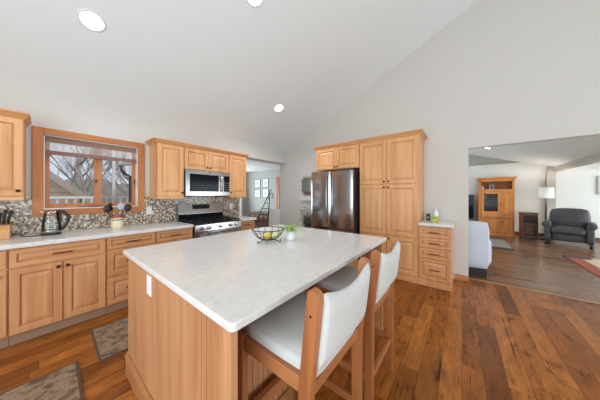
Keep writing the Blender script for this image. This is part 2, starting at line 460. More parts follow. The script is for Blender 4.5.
# living room shell
def zc(y): return 2.24 + .32 * (y + 2.26)
struct('wall_living_far', MB().box(10.1, 10.3, -6, 3.0, 0, 2.45), LIVW, 'white far wall of the living room')
m = MB().prism([(10.16, y, z) for y, z in ((-1.66, 2.43), (3.0, 2.43), (3.0, zc(3.0) + .1), (-1.66, zc(-1.66) + .05))], (.14, 0, 0))
struct('wall_living_gable', m, SID, 'grey boarded gable above the far wall')
m = MB().prism([(4.22, -2.26, 2.24), (4.22, 3.0, zc(3)), (4.22, 3.0, zc(3) + .12), (4.22, -2.26, 2.36)], (6.1, 0, 0))
struct('ceiling_living', m, LIVC, 'grey sloped living room ceiling')
struct('trim_3', MB().box(4.23, 10.1, -2.42, -2.26, 2.085, 2.36), BEAM, 'beige beam along the living room ceiling')
struct('trim_4', MB().box(9.98, 10.1, -2.30, -2.12, 0, 2.22), BEAM, 'beige post under the beam at the far wall')
struct('ceiling_bay', MB().box(4.22, 10.3, -6, -2.42, 2.10, 2.3), plain('bay_ceiling', (238, 237, 234), .85), 'white ceiling beyond the beam')
m = MB(); m.box(4.22, 4.9, -6.1, -5.98, 0, 2.3); m.box(9.5, 10.3, -6.1, -5.98, 0, 2.3); m.box(4.9, 9.5, -6.1, -5.98, 0, .25)
struct('wall_living_window', m, LIVW, 'living room wall with an added opening for the fill light')
struct('wall_living_near', MB().box(4.22, 5.5, 2.9, 3.0, 0, 4.0).box(9.3, 10.3, 2.9, 3.0, 0, 4.0).box(5.5, 9.3, 2.9, 3.0, 2.4, 4.0).box(5.5, 9.3, 2.9, 3.0, 0, .3), LIVW, 'living room side wall')
struct('baseboard_living', MB().box(10.085, 10.1, -6, 2.9, 0, .09), WALNUT, 'dark baseboard of the far wall')

# ------------------------------------------------------------------ window over the counter
wf = bpy.data.objects.new('window_1', None); col.objects.link(wf); wf.location = (.43, 3.71, 1.1)
wf['kind'] = 'structure'; wf['label'] = 'oak framed double casement window over the counter'; wf['category'] = 'window'
m = MB()
m.box(-.076, .004, 3.685, 3.71, 1.102, 2.105, .004); m.box(.858, .936, 3.685, 3.71, 1.102, 2.105, .004)
m.build('side_casing', OAK, wf)
m = MB(); m.box(.004, .858, 3.685, 3.71, 2.032, 2.105, .004); m.box(.004, .858, 3.685, 3.71, 1.102, 1.18, .004); m.build('casing', OAKX, wf)
m = MB(); m.box(0, .012, 3.71, 3.86, WZ0, WZ1); m.box(.85, .862, 3.71, 3.86, WZ0, WZ1); m.box(0, .862, 3.71, 3.86, WZ1 - .012, WZ1); m.build('jamb', WHITE, wf)
MB().box(0, .862, 3.70, 3.86, WZ0, WZ0 + .014).build('window_sill', WHITE, wf)
def sash(x0, x1, w):
    m = MB(); z0, z1 = WZ0 + .014, WZ1 - .012
    m.box(x0, x0 + w, 3.79, 3.83, z0, z1, .003); m.box(x1 - w, x1, 3.79, 3.83, z0, z1, .003)
    m.box(x0 + w, x1 - w, 3.79, 3.83, z0, z0 + .05, .003); m.box(x0 + w, x1 - w, 3.79, 3.83, z1 - .045, z1, .003)
    s = m.build('sash', OAK, wf)
    MB().box(x0 + w, x1 - w, 3.808, 3.812, z0 + .05, z1 - .045).build('pane', GLASS, s)
    return s
s1 = sash(.012, .455, .036); s2 = sash(.455, .85, .036)
MB().box(.832, .846, 3.77, 3.79, 1.50, 1.57, .004).build('latch', HANDLE, s2)
MB().box(.43, .442, 3.775, 3.79, 1.50, 1.55, .004).build('latch', BLKP, s1)

sh = thing('bamboo_shade', (.43, 3.75, 2.02), 'woven bamboo roman shade pulled up at the top of the oak window', 'window shade')
MB().box(.014, .848, 3.725, 3.745, 1.955, 2.022, .004).build('valance', BAMB, sh)
m = MB()
for i in range(9): m.box(.016, .846, 3.728, 3.733, 1.866 + i * .0105, 1.8688 + i * .0105)
for i in range(30): m.box(.02 + i * .0283, .0215 + i * .0283, 3.727, 3.729, 1.855, 1.962)
m.build('woven_slats', BAMBL, sh)
m = MB()
for i in range(3): m.box(.014, .848, 3.718 + i * .005, 3.74 + i * .004, 1.812 + i * .016, 1.832 + i * .014, .006)
m.build('folded_hem', BAMB, sh)

# outside seen through the window
struct('ground_outside', MB().box(-14, 14, 4.0, 40, -1.2, -1.0), plain('winter_ground', (150, 138, 118), .95, var=.3, scale=2), 'winter ground outside the window')
GY = 8.2
hs = thing('neighbour_house', (-.3, 10, -1), 'pale yellow sided house with sloping roof seen through the window', 'house')
gm = MB().prism([(-5.6, GY, -1), (.62, GY, -1), (.62, GY, 1.36), (-2.5, GY, 4.36), (-5.6, GY, 1.36)], (0, 5, 0)).build('gable_wall', siding_m('cream_siding', (244, 234, 208), .15), hs)
RFM = plain('shingle', (160, 150, 146), .9, var=.2, scale=30)
def rz_(x): return 1.948 - .964 * (x - .084)
def slab(x0, z0, x1, z1, t): return [(x0, GY - .36, z0 - t), (x1, GY - .36, z1 - t), (x1, GY - .36, z1), (x0, GY - .36, z0)]
MB().prism(slab(-2.5, rz_(-2.5), .86, rz_(.86), .10), (0, 5.6, 0)).build('roof', RFM, hs)
MB().prism(slab(-5.86, rz_(.86), -2.5, rz_(-2.5), .10), (0, 5.6, 0)).build('roof', RFM, hs)
MB().prism([(-2.5, GY - .39, rz_(-2.5) - .19), (.86, GY - .39, rz_(.86) - .19), (.86, GY - .39, rz_(.86)), (-2.5, GY - .39, rz_(-2.5))], (0, .03, 0)).build('rake_board', plain('rake', (176, 160, 152), .7), hs)
MB().tube([(.86, GY - .3, rz_(.86) - .05), (.86, GY + 5, rz_(.86) - .05)], .06, 8).build('gutter', plain('house_gutter', (190, 184, 178), .6), hs)
BARK = plain('bark', (164, 152, 144), .95, var=.3, scale=12)
def tree(x, y, h, seed, label):
    rnd = random.Random(seed); t = thing('bare_tree', (x, y, -1), label, 'tree', None)
    m = MB(); tw = MB()
    def grow(mb, p, d, L, r, dep):
        pts = [Vector(p)]; dd = Vector(d)
        for i in range(4):
            dd = (dd + Vector((rnd.uniform(-.18, .18), rnd.uniform(-.18, .18), rnd.uniform(-.02, .14)))).normalized()
            pts.append(pts[-1] + dd * L / 4)
        mb.tube(pts, [r * (1 - .13 * i) for i in range(5)], 5)
        if dep > 0:
            for i in range(6):
                q = pts[rnd.randint(1, 4)]
                a = rnd.uniform(0, 2 * PI); nd = (dd * .8 + Vector((math.cos(a), math.sin(a), .35)) * .75).normalized()
                grow(tw, q, nd, L * rnd.uniform(.55, .75), r * .5, dep - 1)
    grow(m, (x, y, -1), (0, 0, 1), h * .5, h * .011, 3)
    m.build('trunk', BARK, t); tw.build('branches', BARK, t)
TL = ['bare grey tree behind the roof ridge, leftmost through the window', 'bare tree just left of the window mullion, behind the roof slope', 'tall bare tree right of the window mullion',
      'bare tree beside the white deck post outside', 'bare tree behind the roof eave in the right window pane', 'small bare tree far behind the middle of the house']
for i, (x, y, h) in enumerate(((-1.4, 15.0, 8), (1.7, 16.5, 8), (3.4, 12.2, 7), (6.6, 19.5, 9), (5.6, 14.2, 7.5), (2.2, 23, 10))): tree(x, y, h, 11 + i, TL[i])
m = MB()
for i in range(60): m.ball((random.uniform(-6, 16), random.uniform(29, 33), random.uniform(-1, 1.6)), random.uniform(1.2, 2.2), 1, .6, random.uniform(.7, 1.2), 1)
tag(m.build('distant_brush', plain('brush', (134, 128, 118), .95, var=.35, scale=3)), 'grey brown brush along the far edge of the yard', 'brush', kind='stuff')
rl = thing('deck_railing', (1.2, 6.2, -1), 'white deck railing low outside the window', 'railing')
m = MB(); m.box(-.6, 2.3, 6.18, 6.24, 1.27, 1.32); m.box(-.6, 2.3, 6.18, 6.24, .55, .60); m.build('rail', WHITE, rl)
m = MB()
for i in range(24): m.box(-.55 + i * .118, -.52 + i * .118, 6.19, 6.23, .60, 1.27)
m.build('baluster', WHITE, rl)
tag(origin_at(MB().box(1.0, 1.05, 6.33, 6.38, -1, 3.2).box(.98, 1.07, 6.28, 6.42, -1, -.9).build('deck_post', WHITE), (1.025, 6.35, -1)), 'white post standing on the deck outside the right window pane', 'post')
gt = thing('gutter_eave', (1.1, 5.6, 2.0), 'dark porch eave with gutter elbow outside the right window pane', 'eave')
MB().prism([(.97, 5.5, 1.95), (2.35, 5.5, 2.30), (2.35, 5.5, 2.36), (.97, 5.5, 2.01)], (0, .35, 0)).build('eave', plain('eave_grey', (196, 190, 184), .7), gt)
MB().tube([(1.0, 5.48, 1.96), (1.0, 5.46, 1.86), (1.05, 5.46, 1.78), (1.15, 5.5, 1.74), (1.17, 5.55, -1)], .028, 8).build('downspout', plain('spout', (84, 74, 70), .5), gt)

# ------------------------------------------------------------------ cabinets
ZV = (0, 0, 1)
def knob(O, N, parent):
    O = Vector(O); N = Vector(N)
    return MB().tube([O, O + N * .008, O + N * .012, O + N * .022, O + N * .027], [.006, .006, .014, .015, .008], 12).build('knob', HANDLE, parent)
def pull(O, U, N, L, parent):
    O, U, N = Vector(O), Vector(U), Vector(N)
    pts = [O - U * L / 2, O - U * L / 2 + N * .02, O - U * L / 4 + N * .03, O + N * .032, O + U * L / 4 + N * .03, O + U * L / 2 + N * .02, O + U * L / 2]
    return MB().tube(pts, .0055, 8).build('handle', HANDLE, parent)
def front(kind, O, U, N, w, h, mat, parent, hw=None, frame=.055):
    """a door or drawer front with its hardware; hw: knob position (fractions) or 'pull'"""
    o = MB().panel(O, U, ZV, N, w, h, .02, frame).build(kind, mat, parent)
    O, U, N = Vector(O), Vector(U), Vector(N); top = N * .020
    if hw == 'pull': pull(O + U * (w / 2) + Vector(ZV) * (h / 2) + N * .014, U, N, .12, o)
    elif hw: knob(O + U * hw[0] + Vector(ZV) * hw[1] + top, N, o)
    return o
UX, NY = (1, 0, 0), (0, -1, 0)
YB = 3.10      # carcass face of the base run
def base_unit(x0, x1, label, name='base_cabinet', group=None):
    r = thing(name, ((x0 + x1) / 2, 3.4, 0), label, 'cabinet', group)
    MB().box(x0 + .001, x1 - .001, YB + .0, 3.698, .105, .874, .001).build('body', BASE, r)
    MB().box(x0 + .001, x1 - .001, YB + .055, 3.60, 0, .105).build('toe_kick', TOEK, r)
    return r
r = base_unit(-1.5, -.19, 'maple base cabinet at the left edge of the photo under knife block')
front('door', (-.78, YB, .12), UX, NY, .583, .57, BASE, r, (.54, .52)); front('door', (-1.37, YB, .12), UX, NY, .583, .57, BASE, r, (.05, .52))
front('drawer', (-.78, YB, .705), UX, NY, .583, .155, BASEX, r, 'pull', .04); front('drawer', (-1.37, YB, .705), UX, NY, .583, .155, BASEX, r, 'pull', .04)
r = base_unit(-.19, .437, 'maple base cabinet with one wide drawer over two doors, under the kettle')
front('drawer', (-.183, YB, .705), UX, NY, .612, .155, BASEX, r, 'pull', .04)
front('door', (-.183, YB, .115), UX, NY, .302, .575, BASE, r, (.275, .535)); front('door', (.127, YB, .115), UX, NY, .302, .575, BASE, r, (.027, .535))
r = base_unit(.437, .905, 'maple three-drawer base cabinet under the utensil crock')
front('drawer', (.444, YB, .735), UX, NY, .454, .13, BASEX, r, 'pull', .035)
front('drawer', (.444, YB, .43), UX, NY, .454, .29, BASEX, r, 'pull'); front('drawer', (.444, YB, .115), UX, NY, .454, .30, BASEX, r, 'pull')
r = base_unit(.905, 1.366, 'maple base cabinet directly left of the gas range')
front('drawer', (.912, YB, .735), UX, NY, .446, .13, BASEX, r, 'pull', .035)
front('door', (.912, YB, .115), UX, NY, .22, .605, BASE, r, (.195, .56)); front('door', (1.138, YB, .115), UX, NY, .22, .605, BASE, r, (.025, .56))
r = base_unit(2.165, 2.50, 'narrow maple base cabinet right of the gas range')
front('drawer', (2.172, YB, .735), UX, NY, .32, .13, BASEX, r, 'pull', .035); front('door', (2.172, YB, .115), UX, NY, .32, .605, BASE, r, (.025, .56))
def top(name, x0, x1, y0, y1, label, z0=.875, z1=.915):
    return tag(origin_at(MB().box(x0, x1, y0, y1, z0, z1, .006).build(name, QUARTZ), ((x0 + x1) / 2, (y0 + y1) / 2, z0)), label, 'countertop')
top('countertop', -1.5, 1.366, 3.055, 3.70, 'long white quartz countertop below the window')
top('countertop', 2.165, 2.525, 3.055, 3.70, 'short white quartz countertop right of the gas range')

YU = 3.37
def crown_x(x0, x1, yf, zb, parent, mat, left=True, right=True):
    a, b = (.055 if left else 0), (.035 if right else 0)
    m = MB()
    rings = []
    t = bmesh.new()
    for off, z in ((.0, zb), (.008, zb + .008), (.02, zb + .02), (.04, zb + .045), (.055, zb + .055), (.055, zb + .068)):
        k = off / .055
        rings.append([t.verts.new(p) for p in ((x0 - a * k, 3.708, z), (x0 - a * k, yf - off, z), (x1 + b * k, yf - off, z), (x1 + b * k, 3.708, z))])
    for A, B in zip(rings, rings[1:]):
        for i in range(4): t.faces.new((A[i], A[(i + 1) % 4], B[(i + 1) % 4], B[i]))
    t.faces.new(rings[0]); t.faces.new(rings[-1]); bmesh.ops.recalc_face_normals(t, faces=list(t.faces)); m._add(t)
    return m.build('crown_molding', mat, parent)
def upper(x0, x1, z0, label, doors, right_knob=True, crown=(False, False), rail=True):
    r = thing('wall_cabinet', ((x0 + x1) / 2, 3.54, z0), label, 'cabinet')
    MB().box(x0 + .001, x1 - .001, YU, 3.698, z0, 2.09, .001).build('body', CAB, r)
    if rail: MB().box(x0 + .001, x1 - .001, YU - .018, YU + .02, z0 - .0, z0 + .038, .003).build('light_rail', CABX, r)
    n = doors; zb = z0 + (.042 if rail else .006); w = (x1 - x0 - .01) / n
    for i in range(n):
        kx = (w - .03 if (n > 1 and i == 0) or (n == 1 and right_knob) else .026)
        front('door', (x0 + .005 + i * w + .001, YU, zb), UX, NY, w - .003, 2.08 - zb, CAB, r, (kx, .05))
    crown_x(x0, x1, YU - .002, 2.075, r, CABX, *crown)
    return r
upper(-.80, -.115, 1.292, 'maple wall cabinet at the left edge of the photo, left of the window', 1, True, (False, True))
upper(1.0, 1.352, 1.288, 'tall maple wall cabinet between window and microwave', 1, True, (True, False))
upper(1.352, 2.125, 1.745, 'short two-door maple wall cabinet above the microwave', 2, True, (False, False), False)
upper(2.125, 2.515, 1.300, 'maple wall cabinet right of the microwave, at the hall opening', 1, False, (False, True))

# right wall run: pantry, cabinet over the fridge, drawer unit
UYm, NX = (0, -1, 0), (-1, 0, 0)
XP = 3.54
def ycrown(y0, y1, xf, zb, parent, lo=True, hi=True):
    t = bmesh.new(); rings = []; m = MB()
    for off, z in ((.0, zb), (.008, zb + .008), (.02, zb + .02), (.04, zb + .045), (.055, zb + .055), (.055, zb + .068)):
        rings.append([t.verts.new(p) for p in ((4.098, y0 - off * lo, z), (xf - off, y0 - off * lo, z), (xf - off, y1 + off * hi, z), (4.098, y1 + off * hi, z))])
    for A, B in zip(rings, rings[1:]):
        for i in range(4): t.faces.new((A[i], A[(i + 1) % 4], B[(i + 1) % 4], B[i]))
    t.faces.new(rings[0]); t.faces.new(rings[-1]); bmesh.ops.recalc_face_normals(t, faces=list(t.faces)); m._add(t)
    return m.build('crown_molding', CABY, parent)
p = thing('pantry_cabinet', (3.82, .98, 0), 'tall six-door maple pantry cabinet right of the fridge', 'cabinet')
MB().box(XP, 4.098, .515, 1.44, .0, 2.28, .002).build('body', CAB, p)
MB().box(XP - .022, XP, .513, 1.44, 0, .085, .004).build('base_molding', CABY, p)
for y in (1.432, .972):
    w = .447; left = y > 1
    kx = w - .03 if left else .03
    front('door', (XP, y, 1.53), UYm, NX, w, .72, CAB, p, (kx, .04), .06)
    front('door', (XP, y, .695), UYm, NX, w, .815, CAB, p, (kx, .775), .06)
    front('door', (XP, y, .105), UYm, NX, w, .565, CAB, p, (kx, .53), .06)
ycrown(.515, 1.44, XP, 2.262, p, 1, 0)
f = thing('wall_cabinet', (3.82, 1.9, 1.84), 'two-door maple cabinet mounted above the fridge', 'cabinet')
MB().box(XP, 4.098, 1.441, 2.37, 1.84, 2.28, .002).build('body', CAB, f)
front('door', (XP, 2.366, 1.855), UYm, NX, .458, .40, CAB, f, (.43, .035)); front('door', (XP, 1.904, 1.855), UYm, NX, .458, .40, CAB, f, (.028, .035))
ycrown(1.441, 2.37, XP, 2.262, f, 0, 1)
d = thing('drawer_cabinet', (3.82, .31, 0), 'narrow four-drawer maple cabinet right of the pantry', 'cabinet')
MB().box(XP, 4.098, .118, .514, .0, .888, .002).build('body', BASE, d)
MB().box(XP - .022, 4.098, .112, .513, 0, .085, .004).build('base_molding', BASE, d)
for z, h in ((.725, .145), (.568, .145), (.412, .145), (.105, .295)): front('drawer', (XP, .505, z), UYm, NX, .378, h, BASE, d, 'pull', .04)
top('countertop', 3.485, 4.098, .085, .514, 'small white quartz countertop on the four-drawer cabinet', .89, .93)
# things on it
b = thing('black_canister', (3.97, .437, .93), 'small black canister on the drawer cabinet countertop', 'canister')
MB().box(3.945, 3.995, .412, .462, .93, 1.02, .006).build('body', BLKP, b); MB().box(3.944, 3.996, .411, .463, 1.021, 1.035, .005).build('lid', BLKP, b)
MB().box(3.943, 3.945, .428, .444, .965, .985).build('mark', POT, b)
b = thing('soap_bottle', (3.93, .33, .93), 'white pump bottle behind the patterned green box', 'bottle')
MB().lathe([(.034, .93), (.036, .96), (.036, 1.05), (.028, 1.085), (.013, 1.10), (.013, 1.11)], (3.93, .33, 0), 20).build('body', POT, b)
MB().lathe([(.014, 1.108), (.014, 1.125), (.006, 1.128), (.006, 1.14)], (3.93, .33, 0), 12).tube([(3.93, .33, 1.138), (3.90, .345, 1.138)], .006, 8).build('pump', POT, b)
k = NT('patterned_box'); v = k.n('ShaderNodeTexVoronoi'); v.inputs['Scale'].default_value = 42; k.l(k.coords(), v.inputs['Vector'])
sx = k.n('ShaderNodeSeparateColor'); k.l(v.outputs['Color'], sx.inputs[0])
k.l(k.ramp(sx.outputs[0], [(0, lin((130, 180, 70))), (.3, lin((196, 210, 90))), (.5, lin((226, 150, 70))), (.7, lin((90, 150, 70))), (.85, lin((216, 180, 90)))], 'CONSTANT'), k.b.inputs['Base Color'])
b = thing('tissue_box', (3.855, .335, .93), 'green and orange patterned box at the front of the small countertop', 'box')
MB().box(3.82, 3.89, .285, .385, .93, 1.005, .004).build('body', k.m, b); MB().box(3.845, 3.865, .31, .36, 1.005, 1.009, .001).build('opening', POT, b)

# ------------------------------------------------------------------ refrigerator
f = thing('refrigerator', (3.7, 1.925, 0), 'stainless french door refrigerator left of the pantry', 'refrigerator')
MB().box(3.37, 4.08, 1.475, 2.352, .02, 1.785, .006).build('body', plain('fridge_side', (40, 40, 43), .4), f)
def curved(y0, y1, z0, z1, xf, bow=.018):
    m = MB(); t = bmesh.new(); n = 14; fr = []; 
    for i in range(n + 1):
        k = i / n; y = y0 + (y1 - y0) * k; e = min(1, min(k, 1 - k) * 14)
        x = xf - bow * (1 - (2 * k - 1) ** 2) + (1 - math.sqrt(max(0, 1 - (1 - e) ** 2))) * .012
        fr.append((x, y))
    pts = fr + [(3.365, y1), (3.365, y0)]
    m.prism([(x, y, z0) for x, y in pts], (0, 0, z1 - z0)); return m
def door(y0, y1, z0, z1, hy):
    o = curved(y0, y1, z0, z1, 3.315).build('door', STEEL, f, False)
    m = MB(); zc_ = (z0 + z1) / 2; L = (z1 - z0) * .82
    pts = [(3.312, hy, zc_ + L / 2)] + [(3.312 - .028 - .024 * math.sin(PI * i / 10), hy, zc_ + L / 2 - .02 - (L - .04) * i / 10) for i in range(11)] + [(3.312, hy, zc_ - L / 2)]
    m.tube(pts, .009, 10).build('handle', STEEL, o); return o
door(1.916, 2.35, .74, 1.782, 1.972); door(1.477, 1.910, .74, 1.782, 1.852)
o = curved(1.477, 2.35, .10, .725, 3.315).build('freezer_drawer', STEEL, f)
MB().tube([(3.312, 1.56, .64), (3.262, 1.56, .64), (3.25, 1.91, .64), (3.262, 2.26, .64), (3.312, 2.26, .64)], .011, 10).build('handle', STEEL, o)
MB().box(3.40, 4.05, 1.49, 2.34, 0, .10).build('base_grille', BLKP, f)
m = MB(); m.box(3.36, 3.42, 1.49, 1.56, 1.785, 1.80, .003); m.box(3.36, 3.42, 2.27, 2.34, 1.785, 1.80, .003); m.build('hinge_cover', BLKP, f)

# ------------------------------------------------------------------ gas range
RX0, RX1 = 1.372, 2.160
g = thing('gas_range', ((RX0 + RX1) / 2, 3.38, 0), 'stainless gas range between the base cabinets', 'range')
MB().box(RX0, RX1, 3.06, 3.695, .02, .895, .004).build('body', STEELD, g)
MB().box(RX0, RX1, 3.03, 3.63, .895, .915, .006).build('cooktop', BLACK, g)
bp = MB().prism([(RX0, 3.62, .915), (RX0, 3.695, .915), (RX0, 3.695, 1.195), (RX0, 3.645, 1.195), (RX0, 3.62, 1.03)], (RX1 - RX0, 0, 0), .003).build('backguard', STEEL, g)
MB().box(RX0 + .005, RX1 - .005, 3.612, 3.622, .918, 1.02, .003).build('vent_panel', BGLASS, bp)
MB().prism([(1.60, 3.628, 1.065), (1.60, 3.636, 1.175), (1.60, 3.640, 1.175), (1.60, 3.634, 1.065)], (.30, 0, 0)).build('display', plain('display_black', (18, 18, 20), .5, 0, .2), bp)
m = MB()
for i in range(3):
    for j in range(2): m.box(1.66 + i * .09, 1.70 + i * .09, 3.624 + (.1 + .06 * j) * .07, 3.629 + (.1 + .06 * j) * .07, 1.095 + j * .04, 1.098 + j * .04)
m.build('display_marks', plain('display_mark', (150, 160, 170), .4), bp)
cp = MB().prism([(RX0, 3.03, .895), (RX0, 3.02, .80), (RX0, 3.06, .80), (RX0, 3.06, .895)], (RX1 - RX0, 0, 0), .004).build('control_panel', STEEL, g)
for i, x in enumerate((1.47, 1.58, 1.766, 1.945, 2.055)):
    MB().tube([(x, 3.027, .848), (x, 3.012, .846), (x, 3.010, .846), (x, 2.985, .844), (x, 2.982, .844)], [.024, .024, .021, .019, .012], 14).build('knob', STEEL, cp)
od = MB().box(RX0 + .004, RX1 - .004, 3.025, 3.06, .27, .79, .006).build('oven_door', STEEL, g)
MB().box(RX0 + .10, RX1 - .10, 3.021, 3.027, .36, .68, .003).build('oven_window', BGLASS, od)
MB().tube([(RX0 + .06, 3.03, .745), (RX0 + .06, 2.975, .745), (RX0 + .09, 2.968, .745), (RX1 - .09, 2.968, .745), (RX1 - .06, 2.975, .745), (RX1 - .06, 3.03, .745)], .012, 10).build('handle', STEEL, od)
MB().box(RX0 + .004, RX1 - .004, 3.03, 3.06, .06, .255, .006).build('storage_drawer', STEEL, g)
MB().box(RX0 + .03, RX1 - .03, 3.10, 3.6, 0, .06).build('base', BLKP, g)
for i in range(3):
    x0 = RX0 + .02 + i * .25; x1 = x0 + .246; m = MB()
    for a, b_, c_, d_ in ((x0, x1, 3.06, 3.075), (x0, x1, 3.585, 3.60), (x0, x0 + .014, 3.06, 3.60), (x1 - .014, x1, 3.06, 3.60), (x0, x1, 3.32, 3.335), ((x0 + x1) / 2 - .006, (x0 + x1) / 2 + .006, 3.06, 3.60)):
        m.box(a, b_, c_, d_, .932, .948, .003)
    for xx in (x0 + .007, x1 - .007):
        for yy in (3.068, 3.592): m.box(xx - .007, xx + .007, yy - .007, yy + .007, .915, .935)
    m.build('grate', BLKM, g)
for x in (1.51, 1.766, 2.02):
    for y in (3.19, 3.46): MB().lathe([(.05, .915), (.05, .922), (.034, .925), (.034, .932), (.01, .934)], (x, y, 0), 18).build('burner', BLACK, g)

# ------------------------------------------------------------------ microwave
mw = thing('microwave', (1.74, 3.5, 1.32), 'stainless over-the-range microwave above the gas range', 'microwave')
MB().box(1.356, 2.121, 3.345, 3.698, 1.322, 1.742, .004).build('body', BLKP, mw)
dm = MB().box(1.356, 1.985, 3.315, 3.345, 1.33, 1.742, .005).build('door', STEEL, mw)
MB().box(1.42, 1.90, 3.309, 3.317, 1.40, 1.68, .003).build('door_window', BGLASS, dm)
MB().tube([(1.945, 3.316, 1.67), (1.945, 3.285, 1.66), (1.945, 3.28, 1.54), (1.945, 3.285, 1.42), (1.945, 3.316, 1.41)], .011, 10).build('handle', STEEL, dm)
cpn = MB().box(1.988, 2.121, 3.315, 3.345, 1.33, 1.742, .005).build('control_panel', STEEL, mw)
MB().box(2.0, 2.108, 3.309, 3.317, 1.40, 1.68, .003).build('keypad', BGLASS, cpn)
m = MB()
for i in range(3):
    for j in range(4): m.box(2.018 + i * .03, 2.034 + i * .03, 3.3075, 3.31, 1.43 + j * .04, 1.442 + j * .04)
m.build('keypad_marks', plain('key_mark', (120, 128, 140), .4), cpn)
MB().lathe([(.012, -.002), (.012, .004)], (1.74, 3.313, 1.71), 12, 'y').build('emblem', HANDLE, dm)
MB().box(1.37, 2.11, 3.32, 3.35, 1.322, 1.331).build('vent_strip', BLKP, mw)

# ------------------------------------------------------------------ island
isl = thing('kitchen_island', (1.25, 1.4, 0), 'maple kitchen island under the large quartz countertop', 'island')
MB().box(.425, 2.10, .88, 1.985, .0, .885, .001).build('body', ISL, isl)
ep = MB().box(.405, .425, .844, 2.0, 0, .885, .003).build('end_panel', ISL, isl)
m = MB()
for x0, x1 in ((.395, .46), (2.07, 2.13)):
    m.box(x0 + .006, x0 + .028, .612, .821, 0, .885, .003)
    m.box(x0, x0 + .008, .612, .66, 0, .885, .002) if x0 < 1 else None
    m.box(x0 + .001, x0 + .008, .785, .821, 0, .885, .002) if x0 < 1 else None
    m.box(.4235, .47, .79, .8205, 0, .884).box(.4605, .475, .791, .879, 0, .8835).box(.426, .4605, .8445, .8785, 0, .8838) if x0 < 1 else None
    m.build('support_post', ISL, isl); m = MB()
m.b.free()
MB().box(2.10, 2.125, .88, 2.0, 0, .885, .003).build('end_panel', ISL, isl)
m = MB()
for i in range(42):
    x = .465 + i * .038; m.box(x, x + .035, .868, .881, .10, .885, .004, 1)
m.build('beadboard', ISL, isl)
m = MB()
m.prism([(.405, .606, 0), (.385, .606, 0), (.385, .606, .115), (.392, .606, .128), (.398, .606, .140), (.405, .606, .140)], (0, 1.412, 0))
m.prism([(.385, 2.0, 0), (.385, 2.018, 0), (.385, 2.018, .115), (.385, 2.0, .14)], (1.74, 0, 0))
m.box(.47, 2.07, .852, .868, 0, .12, .004)
m.build('baseboard', wood('island_base_wood', (146, 90, 50), (170, 112, 66), (186, 130, 84), 'y'), isl)
for i in range(3): front('door', (2.09 - i * .55, 1.985, .16), (-1, 0, 0), (0, 1, 0), .54, .70, ISL, isl, (.04, .62))
op = MB().box(.399, .4055, 1.455, 1.53, .735, .855, .002).build('outlet_plate', WHITE, isl)
m = MB(); m.box(.3975, .400, 1.475, 1.510, .752, .790, .001); m.box(.3975, .400, 1.475, 1.510, .800, .838, .001); m.build('socket', POT, op)
def rounded(x0, x1, y0, y1, r_, n=6):
    o = []
    for cx_, cy_, a0 in ((x1 - r_, y1 - r_, 0), (x0 + r_, y1 - r_, 90), (x0 + r_, y0 + r_, 180), (x1 - r_, y0 + r_, 270)):
        for i in range(n + 1): o.append((cx_ + r_ * math.cos(R(a0 + 90 * i / n)), cy_ + r_ * math.sin(R(a0 + 90 * i / n))))
    return o
tb = bmesh.new(); rr = []
for ins, z in ((.005, .885), (.001, .887), (0, .890), (0, .911), (.001, .914), (.005, .916)):
    rr.append([tb.verts.new((x, y, z)) for x, y in rounded(.384 + ins, 2.155 - ins, .591 + ins, 2.075 - ins, .022)])
for A_, B_ in zip(rr, rr[1:]):
    for i in range(len(A_)): tb.faces.new((A_[i], A_[(i + 1) % len(A_)], B_[(i + 1) % len(A_)], B_[i]))
tb.faces.new(rr[0]); tb.faces.new(rr[-1]); bmesh.ops.recalc_face_normals(tb, faces=list(tb.faces))
tpm = MB(); tpm._add(tb); tp = tpm.build('island_countertop', QUARTZ)
tag(origin_at(tp, (1.27, 1.33, .885)), 'large speckled white quartz countertop covering the island', 'countertop')

